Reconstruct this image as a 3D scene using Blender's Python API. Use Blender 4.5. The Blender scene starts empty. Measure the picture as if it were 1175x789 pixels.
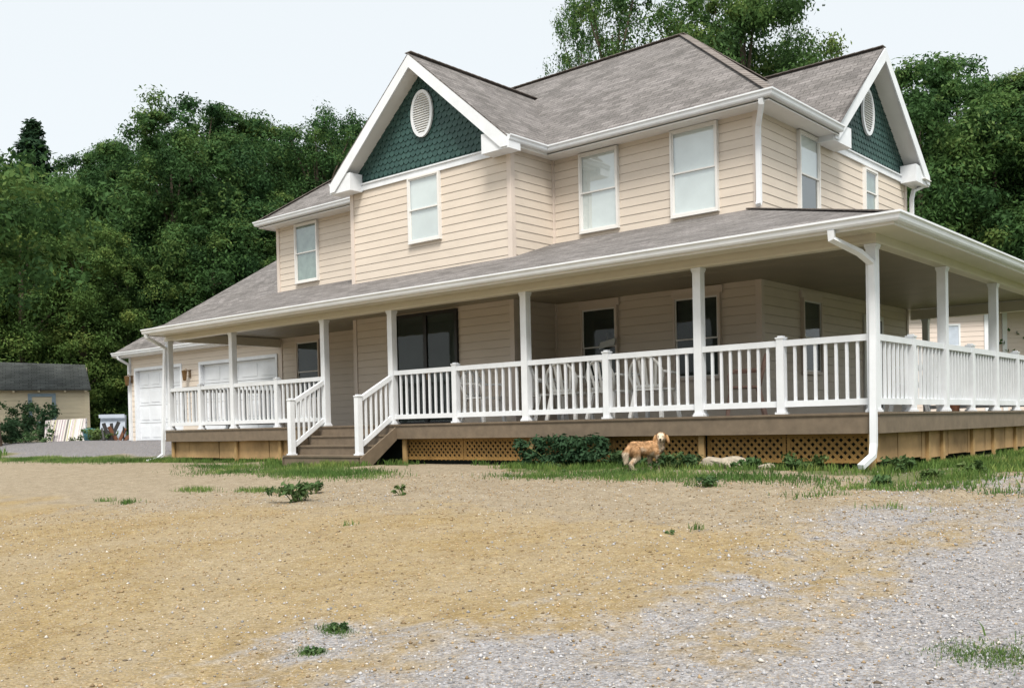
import bpy, math, random
import numpy as np
from mathutils import Vector, Matrix
random.seed(7); rng = np.random.default_rng(7)
C = bpy.data.collections.new('scene'); bpy.context.scene.collection.children.link(C)
SC = bpy.context.scene

R_ = math.radians
# ------------------------------------------------------------------ camera
CAM = np.array([4.9372, -12.8336, -0.0819]); YAW, PITCH, ROLL = -0.7175, -0.0197, -0.0217
FPX, CYP = 1131.2468, 510.8742
_f = np.array([math.sin(YAW)*math.cos(PITCH), math.cos(YAW)*math.cos(PITCH), math.sin(PITCH)])
_r = np.array([math.cos(YAW), -math.sin(YAW), 0.0]); _u = np.cross(_r, _f)
_r, _u = math.cos(ROLL)*_r+math.sin(ROLL)*_u, -math.sin(ROLL)*_r+math.cos(ROLL)*_u
cd = bpy.data.cameras.new('camera'); cam = bpy.data.objects.new('camera', cd); C.objects.link(cam)
cam.matrix_world = Matrix(((_r[0], _u[0], -_f[0], CAM[0]), (_r[1], _u[1], -_f[1], CAM[1]), (_r[2], _u[2], -_f[2], CAM[2]), (0, 0, 0, 1)))
cd.sensor_width = 36; cd.lens = 36*FPX/1175; cd.shift_y = (CYP-394.5)/1175; cd.clip_end = 3000; cd.clip_start = .05
SC.camera = cam
def plan(px, depth):
    """a place on the plan: how far out (metres from the camera) along a bearing"""
    d = _f+_r*(px-587.5)/FPX; d = d[:2]; d = d/ (d@_f[:2]) * depth
    return CAM[0]+d[0], CAM[1]+d[1]

# ------------------------------------------------------------------ terrain height
def ss(t): t = np.clip(t, 0, 1); return t*t*(3-2*t)
def hgt(X, Y):
    X = np.asarray(X, float); Y = np.asarray(Y, float)
    z = -.76+.07*np.clip(Y+1, -14, 0)
    z = z+.46*ss((Y+1.5)/4.5)*ss((-17.9-X)/1.5)
    d = np.hypot(X+8, Y-2)
    z = z+7*ss((d-48)/70)*ss((Y-X*.2)/20)
    return z
def hz(x, y): return float(hgt(x, y))

# ------------------------------------------------------------------ materials
def newmat(name):
    m = bpy.data.materials.new(name); m.use_nodes = True; nt = m.node_tree
    b = nt.nodes['Principled BSDF']; return m, nt, b
def N(nt, t, **k):
    n = nt.nodes.new(t)
    for a, v in k.items(): setattr(n, a, v)
    return n
def noise(nt, scale, detail=5, coord='Object', rough=.6, vec=None):
    if vec is None:
        tc = N(nt, 'ShaderNodeTexCoord'); vec = tc.outputs[coord]
    n = N(nt, 'ShaderNodeTexNoise'); n.inputs['Scale'].default_value = scale; n.inputs['Detail'].default_value = detail
    n.inputs['Roughness'].default_value = rough
    nt.links.new(vec, n.inputs['Vector']); return n
def ramp(nt, fac, stops):
    r = N(nt, 'ShaderNodeValToRGB'); e = r.color_ramp.elements
    e[0].position, e[0].color = stops[0][0], (*stops[0][1], 1); e[1].position, e[1].color = stops[-1][0], (*stops[-1][1], 1)
    for p, c in stops[1:-1]:
        q = e.new(p); q.color = (*c, 1)
    nt.links.new(fac, r.inputs[0]); return r
def mix(nt, fac, a, b, mode='MIX'):
    m = N(nt, 'ShaderNodeMix', data_type='RGBA', blend_type=mode)
    for i, v in ((0, fac), (6, a), (7, b)):
        if isinstance(v, (int, float)): m.inputs[i].default_value = v
        elif isinstance(v, tuple): m.inputs[i].default_value = (*v, 1)
        else: nt.links.new(v, m.inputs[i])
    return m.outputs[2]
def bump(nt, b, h, strength=.3, dist=.01):
    n = N(nt, 'ShaderNodeBump'); n.inputs['Strength'].default_value = strength; n.inputs['Distance'].default_value = dist
    nt.links.new(h, n.inputs['Height']); nt.links.new(n.outputs[0], b.inputs['Normal'])
def simple(name, col, rough=.5, var=.12, scale=3, spec=.4, bs=0, bscale=40, metallic=0):
    m, nt, b = newmat(name)
    n = noise(nt, scale, 6); lo = tuple(c*(1-var) for c in col); hi = tuple(min(1, c*(1+var)) for c in col)
    r = ramp(nt, n.outputs[0], [(.3, lo), (.7, hi)]); nt.links.new(r.outputs[0], b.inputs['Base Color'])
    b.inputs['Roughness'].default_value = rough; b.inputs['Specular IOR Level'].default_value = spec; b.inputs['Metallic'].default_value = metallic
    if bs:
        n2 = noise(nt, bscale, 4); bump(nt, b, n2.outputs[0], bs, .005)
    return m
M = {}
def siding_mat(name, col, var=.05):
    m, nt, b = newmat(name)
    tc = N(nt, 'ShaderNodeTexCoord'); mp = N(nt, 'ShaderNodeMapping'); mp.inputs['Scale'].default_value = (1.2, 1.2, 6)
    nt.links.new(tc.outputs['Object'], mp.inputs[0])
    n = noise(nt, 1.0, 5, vec=mp.outputs[0]); n1 = noise(nt, .5, 3)
    c = ramp(nt, n.outputs[0], [(.25, tuple(x*(1-var) for x in col)), (.75, tuple(x*(1+var) for x in col))])
    c2 = mix(nt, .25, c.outputs[0], ramp(nt, n1.outputs[0], [(.35, tuple(x*.86 for x in col)), (.65, col)]).outputs[0])
    nt.links.new(c2, b.inputs['Base Color']); b.inputs['Roughness'].default_value = .55; b.inputs['Specular IOR Level'].default_value = .3
    n3 = noise(nt, 1.8, 3); bump(nt, b, n3.outputs[0], .35, .03)
    return m
M['siding'] = siding_mat('cream vinyl siding', (.70, .615, .525), .07)
M['siding2'] = siding_mat('pale vinyl siding', (.74, .64, .58))
M['shedwall'] = siding_mat('cream painted boards', (.66, .58, .42), .15)
M['white'] = simple('white vinyl', (.79, .82, .86), .4, .07, 2.5)
M['trim'] = simple('white coil trim', (.78, .77, .75), .4, .04, 2)
M['ceiling'] = simple('beadboard ceiling', (.36, .32, .23), .5, .05, 2)
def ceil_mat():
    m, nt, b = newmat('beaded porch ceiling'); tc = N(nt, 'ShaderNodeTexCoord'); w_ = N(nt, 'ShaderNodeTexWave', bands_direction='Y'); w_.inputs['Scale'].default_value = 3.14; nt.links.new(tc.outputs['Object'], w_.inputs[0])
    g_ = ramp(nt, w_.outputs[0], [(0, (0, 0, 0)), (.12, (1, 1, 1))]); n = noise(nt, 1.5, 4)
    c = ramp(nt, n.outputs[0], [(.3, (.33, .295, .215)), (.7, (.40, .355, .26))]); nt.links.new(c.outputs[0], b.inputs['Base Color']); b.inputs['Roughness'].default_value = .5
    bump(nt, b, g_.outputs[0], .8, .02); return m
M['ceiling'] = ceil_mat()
M['trimwarm'] = simple('cream coil trim', (.70, .66, .55), .45, .04, 2)
M['cornerb'] = simple('cream corner post', (.70, .61, .54), .5, .04, 2)
M['deck'] = simple('brown composite decking', (.175, .135, .095), .6, .18, 6, bs=.2)
M['ply'] = simple('weathered plywood', (.43, .28, .14), .75, .4, 1.4, .2, .2, 30)
M['lattice'] = simple('treated lattice', (.34, .20, .07), .75, .2, 2.5, .2)
M['post4'] = simple('treated timber', (.42, .28, .13), .7, .2, 4, .2)
M['black'] = simple('black metal', (.02, .02, .02), .4, .1)
M['darkroom'] = simple('dark interior', (.022, .032, .028), .8, .3, 1.5)  # near-black colour stands in for unlit space behind panes and skirt
M['blind'] = simple('pale window blind', (.66, .70, .71), .8, .12, 1.2)
M['curtain'] = simple('sheer curtain', (.20, .26, .23), .9, .25, 5)
M['plastic'] = simple('white plastic', (.80, .81, .81), .35, .04, 4)
M['pinkwood'] = simple('pink stained wood', (.42, .27, .22), .6, .15, 5)
M['brass'] = simple('aged brass', (.18, .11, .05), .35, .2, 8, metallic=.6)
M['rock'] = simple('pale stone', (.40, .35, .28), .9, .3, 6, .2, .5, 20)
M['bark'] = simple('bark', (.10, .08, .06), .9, .35, 7, .1, .6, 12)
M['bark2'] = simple('weathered trunk', (.20, .15, .11), .9, .35, 7, .1, .6, 12)
M['stem'] = simple('green stem', (.10, .13, .04), .8, .2, 8)
M['bluetrim'] = simple('blue grey paint', (.24, .32, .38), .6, .12, 6)
M['blue'] = simple('blue plastic', (.10, .30, .36), .4, .1, 6)
M['tarp'] = simple('pale blue sheet', (.50, .56, .66), .5, .12, 3)
M['junk'] = simple('dark scrap', (.05, .05, .05), .7, .4, 9)
M['rust'] = simple('rusty metal', (.20, .09, .05), .8, .3, 9)
def glass_mat(nm, k):
    m, nt, b = newmat(nm); nt.nodes.remove(b)
    t = N(nt, 'ShaderNodeBsdfTransparent'); t.inputs[0].default_value = (.94, .97, .96, 1)
    g = N(nt, 'ShaderNodeBsdfGlossy'); g.inputs['Roughness'].default_value = .03; g.inputs[0].default_value = (.95, .97, 1, 1)
    fr = N(nt, 'ShaderNodeFresnel'); fr.inputs[0].default_value = 1.7
    n = noise(nt, 1.1, 2); bm = N(nt, 'ShaderNodeBump'); bm.inputs['Strength'].default_value = .15; bm.inputs['Distance'].default_value = .02
    nt.links.new(n.outputs[0], bm.inputs['Height']); nt.links.new(bm.outputs[0], g.inputs['Normal'])
    mx = N(nt, 'ShaderNodeMixShader'); ad = N(nt, 'ShaderNodeMath', operation='ADD'); ad.inputs[1].default_value = k
    nt.links.new(fr.outputs[0], ad.inputs[0]); ge_ = N(nt, 'ShaderNodeNewGeometry'); inv = N(nt, 'ShaderNodeMath', operation='SUBTRACT'); inv.inputs[0].default_value = 1; nt.links.new(ge_.outputs['Backfacing'], inv.inputs[1])
    ml = N(nt, 'ShaderNodeMath', operation='MULTIPLY'); nt.links.new(ad.outputs[0], ml.inputs[0]); nt.links.new(inv.outputs[0], ml.inputs[1]); nt.links.new(ml.outputs[0], mx.inputs[0])
    nt.links.new(t.outputs[0], mx.inputs[1]); nt.links.new(g.outputs[0], mx.inputs[2])
    nt.links.new(mx.outputs[0], nt.nodes['Material Output'].inputs[0]); return m
M['glass'] = glass_mat('window glass', .12); M['glassdark'] = glass_mat('shaded window glass', -.04)  # second copy mirrors less, to imitate shade on the porch panes
def shingle_mat(name, c1, c2, cm):
    m, nt, b = newmat(name)
    uv = N(nt, 'ShaderNodeTexCoord')
    br = N(nt, 'ShaderNodeTexBrick'); nt.links.new(uv.outputs['UV'], br.inputs['Vector'])
    br.inputs['Scale'].default_value = 1; br.inputs['Brick Width'].default_value = .31; br.inputs['Row Height'].default_value = .14
    br.inputs['Mortar Size'].default_value = .007; br.inputs['Bias'].default_value = 0; br.offset = .37; br.offset_frequency = 2
    br.inputs['Color1'].default_value = (*c1, 1); br.inputs['Color2'].default_value = (*c2, 1); br.inputs['Mortar'].default_value = (*cm, 1)
    n = noise(nt, 1.3, 5, 'UV'); n2 = noise(nt, 26, 4, 'UV')
    mp = N(nt, 'ShaderNodeMapping'); mp.inputs['Scale'].default_value = (1.6, 7.1, 1); nt.links.new(uv.outputs['UV'], mp.inputs[0])
    n4 = noise(nt, 1.2, 4, vec=mp.outputs[0])
    c = mix(nt, .5, br.outputs[0], ramp(nt, n.outputs[0], [(.3, (.55, .54, .52)), (.7, (1.3, 1.28, 1.3))]).outputs[0], 'MULTIPLY')
    c = mix(nt, .35, c, ramp(nt, n4.outputs[0], [(.3, (.6, .58, .56)), (.7, (1.35, 1.33, 1.36))]).outputs[0], 'MULTIPLY')
    c = mix(nt, .85, c, ramp(nt, n2.outputs[0], [(.3, (.6, .6, .6)), (.7, (1.4, 1.4, 1.4))]).outputs[0], 'MULTIPLY')
    nt.links.new(c, b.inputs['Base Color']); b.inputs['Roughness'].default_value = .9; b.inputs['Specular IOR Level'].default_value = .2
    bump(nt, b, br.outputs['Fac'], -.6, .02)
    return m
M['shingle'] = shingle_mat('grey brown asphalt shingles', (.235, .222, .215), (.150, .142, .137), (.07, .066, .063))
M['cap'] = simple('ridge shingle', (.21, .185, .17), .9, .3, 4, .2)
M['shedroof'] = shingle_mat('dark grey roll roofing', (.095, .105, .10), (.065, .072, .07), (.02, .02, .02))
def scale_mat():
    m, nt, b = newmat('green fish scale shingles')
    n = noise(nt, 5, 4)
    at = N(nt, 'ShaderNodeAttribute'); at.attribute_name = 'tint'
    c = ramp(nt, at.outputs['Fac'], [(0, (.020, .058, .054)), (1, (.038, .092, .084))])
    c2 = mix(nt, .3, c.outputs[0], ramp(nt, n.outputs[0], [(.3, (.016, .055, .05)), (.7, (.035, .10, .085))]).outputs[0])
    nt.links.new(c2, b.inputs['Base Color']); b.inputs['Roughness'].default_value = .6
    return m
M['scale'] = scale_mat()
def foliage_mat(name, dark, light, yellow, amt=.3):
    m, nt, b = newmat(name)
    at = N(nt, 'ShaderNodeAttribute'); at.attribute_name = 'tint'
    c = ramp(nt, at.outputs['Fac'], [(0, dark), (.6, light), (1, yellow)])
    oi = N(nt, 'ShaderNodeObjectInfo')
    c2 = mix(nt, .7, c.outputs[0], ramp(nt, oi.outputs['Random'], [(0, (.55, .72, .78)), (.35, (.85, 1, .95)), (.7, (1.08, 1.08, .9)), (1, (1.3, 1.2, .95))]).outputs[0], 'MULTIPLY')
    nt.links.new(c2, b.inputs['Base Color']); b.inputs['Roughness'].default_value = .7; b.inputs['Specular IOR Level'].default_value = .12
    tr = N(nt, 'ShaderNodeBsdfTranslucent'); nt.links.new(c2, tr.inputs[0])
    mx = N(nt, 'ShaderNodeMixShader'); mx.inputs[0].default_value = amt
    nt.links.new(b.outputs[0], mx.inputs[1]); nt.links.new(tr.outputs[0], mx.inputs[2])
    nt.links.new(mx.outputs[0], nt.nodes['Material Output'].inputs[0]); return m
M['leaf'] = foliage_mat('broadleaf foliage', (.026, .060, .024), (.070, .140, .046), (.165, .22, .065), .35)
M['leaflight'] = foliage_mat('light broadleaf foliage', (.035, .075, .026), (.09, .165, .05), (.19, .24, .075), .35)
M['leafdark'] = foliage_mat('dark needle foliage', (.02, .045, .024), (.04, .08, .036), (.07, .11, .045), .2)
M['ivy'] = foliage_mat('ivy foliage', (.028, .06, .028), (.06, .11, .05), (.11, .17, .08), .2)
M['grass'] = foliage_mat('grass blades', (.06, .11, .03), (.12, .20, .055), (.26, .30, .10), .3)
M['weed'] = foliage_mat('weed leaves', (.045, .085, .032), (.095, .155, .06), (.19, .25, .11), .3)
def stone_mat():
    m, nt, b = newmat('loose stones')
    at = N(nt, 'ShaderNodeAttribute'); at.attribute_name = 'col'; nt.links.new(at.outputs['Color'], b.inputs['Base Color'])
    b.inputs['Roughness'].default_value = .9; b.inputs['Specular IOR Level'].default_value = .2; return m
M['stones'] = stone_mat()
def stripe_mat():
    m, nt, b = newmat('striped fabric')
    tc = N(nt, 'ShaderNodeTexCoord'); sp = N(nt, 'ShaderNodeSeparateXYZ'); nt.links.new(tc.outputs['Object'], sp.inputs[0])
    wn = N(nt, 'ShaderNodeTexNoise', noise_dimensions='1D'); wn.inputs['Scale'].default_value = 7; wn.inputs['Detail'].default_value = 3
    nt.links.new(sp.outputs[0], wn.inputs['W'])
    c = ramp(nt, wn.outputs[0], [(.30, (.16, .15, .14)), (.38, (.62, .60, .55)), (.45, (.70, .66, .64)), (.5, (.34, .26, .30)), (.55, (.72, .68, .66)), (.61, (.45, .44, .25)), (.67, (.62, .62, .66))])
    c.color_ramp.interpolation = 'CONSTANT'
    nt.links.new(c.outputs[0], b.inputs['Base Color']); b.inputs['Roughness'].default_value = .8; return m
M['stripe'] = stripe_mat()
def ground_mat():
    m, nt, b = newmat('soil and gravel')
    at = N(nt, 'ShaderNodeAttribute'); at.attribute_name = 'zone'; sp = N(nt, 'ShaderNodeSeparateColor'); nt.links.new(at.outputs['Color'], sp.inputs[0])
    tc = N(nt, 'ShaderNodeTexCoord')
    def nz(s, d=6, r=.65): return noise(nt, s, d, 'Object', r).outputs[0]
    def vor(s):
        v = N(nt, 'ShaderNodeTexVoronoi'); v.inputs['Scale'].default_value = s; v.inputs['Randomness'].default_value = 1
        nt.links.new(tc.outputs['Object'], v.inputs['Vector']); return v
    big, med, fine = nz(.7), nz(4), nz(45, 4, .7)
    tan = ramp(nt, med, [(.3, (0.258, 0.211, 0.145)), (.7, (0.358, 0.305, 0.225))]).outputs[0]
    org = ramp(nt, med, [(.25, (0.232, 0.164, 0.076)), (.5, (0.318, 0.238, 0.118)), (.8, (0.365, 0.298, 0.182))]).outputs[0]
    org = mix(nt, ramp(nt, big, [(.4, (0, 0, 0)), (.62, (.85, .85, .85))]).outputs[0], org, (0.340, 0.275, 0.175))
    v = vor(42); vs = N(nt, 'ShaderNodeSeparateColor'); nt.links.new(v.outputs['Color'], vs.inputs[0])
    v2 = vor(110); vs2 = N(nt, 'ShaderNodeSeparateColor'); nt.links.new(v2.outputs['Color'], vs2.inputs[0])
    gr = ramp(nt, vs.outputs[0], [(0, (0.200, 0.196, 0.200)), (.5, (0.344, 0.340, 0.352)), (.85, (0.440, 0.440, 0.456)), (1, (0.592, 0.592, 0.600))]).outputs[0]
    gr2 = ramp(nt, vs2.outputs[0], [(0, (0.176, 0.168, 0.168)), (.6, (0.360, 0.352, 0.360)), (1, (0.528, 0.520, 0.528))]).outputs[0]
    grav = mix(nt, 1.0, mix(nt, .5, gr, gr2), mix(nt, sp.outputs[0], (.9, .895, .89), (.86, .86, .875)), 'MULTIPLY')
    ad_ = N(nt, 'ShaderNodeAttribute'); ad_.attribute_name = 'drive'; grav = mix(nt, ad_.outputs['Fac'], grav, mix(nt, 1.0, grav, (.68, .69, .72), 'MULTIPLY'))
    grs = mix(nt, fine, (.07, .10, .035), (.20, .19, .10))
    gfac = N(nt, 'ShaderNodeMath', operation='MULTIPLY_ADD'); gfac.inputs[1].default_value = 1.4; gfac.inputs[2].default_value = -.7
    nt.links.new(med, gfac.inputs[0])
    def zone(ch, k=.9):
        a = N(nt, 'ShaderNodeMath', operation='ADD'); nt.links.new(sp.outputs[ch], a.inputs[0])
        mm = N(nt, 'ShaderNodeMath', operation='MULTIPLY'); nt.links.new(gfac.outputs[0], mm.inputs[0]); mm.inputs[1].default_value = k; nt.links.new(mm.outputs[0], a.inputs[1])
        mr = N(nt, 'ShaderNodeMapRange'); mr.interpolation_type = 'SMOOTHSTEP'; mr.inputs[1].default_value = .25; mr.inputs[2].default_value = .75
        nt.links.new(a.outputs[0], mr.inputs[0]); return mr.outputs[0]
    c = mix(nt, zone(1), tan, org)
    c = mix(nt, zone(0), c, grav)
    # speckle of small stones and grit everywhere
    c = mix(nt, ramp(nt, vs2.outputs[1], [(.80, (0, 0, 0)), (.9, (.75, .75, .75))]).outputs[0], c, mix(nt, vs2.outputs[2], (.22, .14, .07), (.52, .47, .40)))
    c = mix(nt, .55, c, ramp(nt, fine, [(.3, (.55, .53, .5)), (.7, (1.4, 1.4, 1.4))]).outputs[0], 'MULTIPLY')
    c = mix(nt, .5, c, ramp(nt, nz(14, 5), [(.3, (.62, .60, .56)), (.7, (1.32, 1.32, 1.32))]).outputs[0], 'MULTIPLY')
    c = mix(nt, zone(2, .7), c, grs)
    nt.links.new(c, b.inputs['Base Color']); b.inputs['Roughness'].default_value = .95; b.inputs['Specular IOR Level'].default_value = .15
    hsum = N(nt, 'ShaderNodeMath', operation='ADD'); nt.links.new(fine, hsum.inputs[0]); nt.links.new(v.outputs['Distance'], hsum.inputs[1])
    bump(nt, b, hsum.outputs[0], .7, .02)
    return m
M['ground'] = ground_mat()

# ------------------------------------------------------------------ mesh building
class MB:
    def __init__(s): s.v = []; s.f = []; s.uv = {}; s.mi = []
    def add(s, vs, fs, mi=0):
        k = len(s.v); s.v += [tuple(map(float, p)) for p in vs]; s.f += [tuple(i+k for i in f) for f in fs]; s.mi += [mi]*len(fs); return s
    def box(s, x0, y0, z0, x1, y1, z1, mi=0):
        x0, x1 = min(x0, x1), max(x0, x1); y0, y1 = min(y0, y1), max(y0, y1); z0, z1 = min(z0, z1), max(z0, z1)
        return s.add([(x0, y0, z0), (x1, y0, z0), (x1, y1, z0), (x0, y1, z0), (x0, y0, z1), (x1, y0, z1), (x1, y1, z1), (x0, y1, z1)],
                     [(0, 3, 2, 1), (4, 5, 6, 7), (0, 1, 5, 4), (1, 2, 6, 5), (2, 3, 7, 6), (3, 0, 4, 7)], mi)
    def mbox(s, mat, sx, sy, sz, mi=0):
        c = [mat @ Vector((a*sx/2, b*sy/2, c*sz/2)) for c in (-1, 1) for b in (-1, 1) for a in (-1, 1)]
        return s.add(c, [(0, 2, 3, 1), (4, 5, 7, 6), (0, 1, 5, 4), (1, 3, 7, 5), (3, 2, 6, 7), (2, 0, 4, 6)], mi)
    def bar(s, a, b, w, h, up=(0, 0, 1), mi=0):
        a, b = Vector(a), Vector(b); t = (b-a); L = t.length; t.normalize(); u = Vector(up); sd = t.cross(u).normalized(); u = sd.cross(t)
        m = Matrix((( t.x, sd.x, u.x, (a.x+b.x)/2), (t.y, sd.y, u.y, (a.y+b.y)/2), (t.z, sd.z, u.z, (a.z+b.z)/2), (0, 0, 0, 1)))
        return s.mbox(m, L, w, h, mi)
    def slab(s, pts, n, mi=0):
        """flat polygon pushed along vector n"""
        k = len(pts); a = [Vector(p) for p in pts]; b = [p+Vector(n) for p in a]
        return s.add(a+b, [tuple(range(k)), tuple(range(2*k-1, k-1, -1))]+[((i+1) % k, i, i+k, (i+1) % k+k) for i in range(k)], mi)
    def tube(s, pts, rad, n=8, mi=0, cap=True):
        P = [Vector(p) for p in pts]; R = rad if isinstance(rad, (list, tuple)) else [rad]*len(P); vs = []; ref = None
        for i, p in enumerate(P):
            t = (P[min(i+1, len(P)-1)]-P[max(i-1, 0)]).normalized()
            if ref is None: ref = Vector((0, 0, 1)) if abs(t.z) < .9 else Vector((1, 0, 0))
            a = t.cross(ref).normalized(); b2 = a.cross(t).normalized(); ref = b2
            vs += [p+(a*math.cos(q)+b2*math.sin(q))*R[i] for q in [2*math.pi*j/n for j in range(n)]]
        fs = [(i*n+j, i*n+(j+1) % n, (i+1)*n+(j+1) % n, (i+1)*n+j) for i in range(len(P)-1) for j in range(n)]
        if cap: fs += [tuple(range(n))[::-1], tuple((len(P)-1)*n+j for j in range(n))]
        return s.add(vs, fs, mi)
    def rtube(s, pts, w, d, side=(1, 0, 0), mi=0):
        P = [Vector(p) for p in pts]; sd = Vector(side).normalized(); vs = []
        for i, p in enumerate(P):
            t = ((P[i]-P[i-1]).normalized() if i else Vector((0, 0, 0)))+((P[i+1]-P[i]).normalized() if i < len(P)-1 else Vector((0, 0, 0)))
            t.normalize(); nn = t.cross(sd).normalized(); s2 = nn.cross(t).normalized()
            vs += [p+s2*w/2+nn*d/2, p-s2*w/2+nn*d/2, p-s2*w/2-nn*d/2, p+s2*w/2-nn*d/2]
        fs = [(i*4+j, i*4+(j+1) % 4, (i+1)*4+(j+1) % 4, (i+1)*4+j) for i in range(len(P)-1) for j in range(4)]
        fs += [(3, 2, 1, 0), tuple((len(P)-1)*4+j for j in range(4))]
        return s.add(vs, fs, mi)
    def mould(s, path, prof, mi=0):
        """sweep a (outward, z) profile along a plan path; outward is to the right of travel"""
        k = len(prof); n = len(path); vs = []
        for i, (x, y) in enumerate(path):
            ds = []
            if i: ds.append(Vector((x-path[i-1][0], y-path[i-1][1])).normalized())
            if i < n-1: ds.append(Vector((path[i+1][0]-x, path[i+1][1]-y)).normalized())
            ns = [Vector((d.y, -d.x)) for d in ds]
            m = ns[0] if len(ns) == 1 else (ns[0]+ns[1])/(1+ns[0].dot(ns[1]))
            vs += [(x+m.x*d, y+m.y*d, z) for d, z in prof]
        fs = [(i*k+j, (i+1)*k+j, (i+1)*k+(j+1) % k, i*k+(j+1) % k) for i in range(n-1) for j in range(k)]
        fs += [tuple(range(k)), tuple(range((n-1)*k, n*k))[::-1]]
        return s.add(vs, fs, mi)
    def ell(s, c, r, n=12, m=8, mi=0, rot=None):
        vs = []; c = Vector(c)
        for i in range(m+1):
            th = math.pi*i/m
            for j in range(n):
                ph = 2*math.pi*j/n; q = Vector((math.sin(th)*math.cos(ph)*r[0], math.sin(th)*math.sin(ph)*r[1], math.cos(th)*r[2]))
                if rot is not None: q = rot @ q
                vs.append(c+q)
        fs = [(i*n+j, (i+1)*n+j, (i+1)*n+(j+1) % n, i*n+(j+1) % n) for i in range(m) for j in range(n)]
        return s.add(vs, fs, mi)
    def build(s, name, mat, parent=None, smooth=False, label=None):
        me = bpy.data.meshes.new(name); me.from_pydata(s.v, [], s.f)
        for x in (mat if isinstance(mat, list) else [mat]): me.materials.append(M[x] if isinstance(x, str) else x)
        if any(s.mi): me.polygons.foreach_set('material_index', s.mi)
        if smooth: me.shade_smooth()
        me.validate()
        # uv: u along the level line of each face, v up its slope
        uvl = me.uv_layers.new(name='UVMap'); data = np.zeros(len(me.loops)*2, 'f')
        for p in me.polygons:
            n = p.normal; h = Vector((-n.y, n.x, 0)); h = h.normalized() if h.length > 1e-4 else Vector((1, 0, 0)); v = n.cross(h)
            for li in p.loop_indices:
                co = me.vertices[me.loops[li].vertex_index].co; data[2*li] = co.dot(h); data[2*li+1] = co.dot(v)
        uvl.data.foreach_set('uv', data)
        o = bpy.data.objects.new(name, me); C.objects.link(o)
        if parent is not None: attach(o, parent)
        if label: o['label'] = label
        return o
def world_loc(o):
    v = Vector(o.location)
    while o.parent: o = o.parent; v = v+Vector(o.location)
    return v
def attach(o, parent):
    """mesh data is in scene coordinates unless the parent was built around its own origin"""
    o.parent = parent
    if parent.get('_w'): o.location = -world_loc(parent) if not parent.get('_wm') else (0, 0, 0)
def tag(o, label, cat, group=None, kind=None):
    if label: o['label'] = label
    if cat: o['category'] = cat
    if group: o['group'] = group
    if kind: o['kind'] = kind
    return o
def thing(name, loc, label, cat, group=None, rz=0, world=False):
    o = bpy.data.objects.new(name, None); C.objects.link(o); o.location = loc; o.rotation_euler = (0, 0, rz); o.empty_display_size = .3
    tag(o, label, cat, group)
    if world: o['_w'] = 1
    return o
def copy_thing(o, loc, rz, label=None, scale=None):
    r = o.copy(); C.objects.link(r); r.location = loc; r.rotation_euler = (0, 0, rz)
    if scale is not None: r.scale = (scale,)*3 if isinstance(scale, (int, float)) else scale
    if label: r['label'] = label
    for ch in o.children:
        c = ch.copy(); C.objects.link(c); c.parent = r
        for g in ch.children:
            d = g.copy(); C.objects.link(d); d.parent = c
    return r
def part(mb, name, mat, parent, **k):
    """part of a thing whose mesh is written in scene coordinates"""
    o = mb.build(name, mat, None, **k); o.parent = parent
    if parent.type == 'EMPTY': o.location = -Vector(parent.location)
    return o

# ------------------------------------------------------------------ house
L, XR, YM, YB, YR = -17.55, -3.27, 3.40, 2.05, 10.75
BX0, BX1 = -12.80, -7.93; BC = (BX0+BX1)/2
GX0, GY1 = -25.80, 17.2
house = thing('house', (-8.8, 3.4, -.7), 'two storey cream sided house with green gables, white wraparound porch and attached garage', 'house')
def siding(mb, p0, p1, z0, z1, top=None):
    """lapped boards on a vertical wall; outward is to the right of p0->p1; top(u)->(u0,u1) clips a gable"""
    a, b = Vector((*p0, 0)), Vector((*p1, 0)); t = b-a; Ln = t.length; t.normalize(); n = Vector((t.y, -t.x, 0)); E = .1667
    zs = [z0]+[k*E for k in range(math.ceil((z0+1e-6)/E), math.floor((z1-1e-6)/E)+1) if z0+.03 < k*E < z1-.03]+[z1]
    mb.slab([a-n*.03+Vector((0, 0, z0)), b-n*.03+Vector((0, 0, z0)), b-n*.03+Vector((0, 0, z1)), a-n*.03+Vector((0, 0, z1))] if top is None else [a-n*.03+Vector((0, 0, z0))]*2+[a-n*.03+Vector((0, 0, z0+.001))]*1, -n*.05)
    for q0, q1 in zip(zs[:-1], zs[1:]):
        u0, u1 = (0, Ln); w0, w1 = (0, Ln)
        if top: u0, u1 = top(q0); w0, w1 = top(q1)
        P = lambda u, z, d: a+t*u+n*d+Vector((0, 0, z))
        g = .005 if q1-q0 > .08 else 0
        vs = [P(u0, q0, .013), P(u1, q0, .013), P(w1, q1-g, .004), P(w0, q1-g, .004), P(u0, q0, -.02), P(u1, q0, -.02), P(w1, q1-g, -.02), P(w0, q1-g, -.02)]
        mb.add(vs, [(0, 1, 2, 3), (1, 0, 4, 5), (3, 2, 6, 7), (0, 3, 7, 4), (2, 1, 5, 6)])
walls = [((L, YM), (BX0, YM)), ((BX0, YM), (BX0, YB)), ((BX0, YB), (BX1, YB)), ((BX1, YB), (BX1, YM)), ((BX1, YM), (XR, YM)), ((XR, YM), (XR, YR)), ((XR, YR), (L, YR)), ((L, YR), (L, YM))]
mb = MB()
for a, b in walls: siding(mb, a, b, -.1, 5.46)
wall = part(mb, 'wall', 'siding', house)
mb = MB(); mb.box(L+.02, YM+.02, -.75, XR-.02, YR-.02, -.1); mb.box(BX0+.02, YB+.02, -.75, BX1-.02, YM, -.1)
part(mb, 'foundation', 'rock', house)
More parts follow.
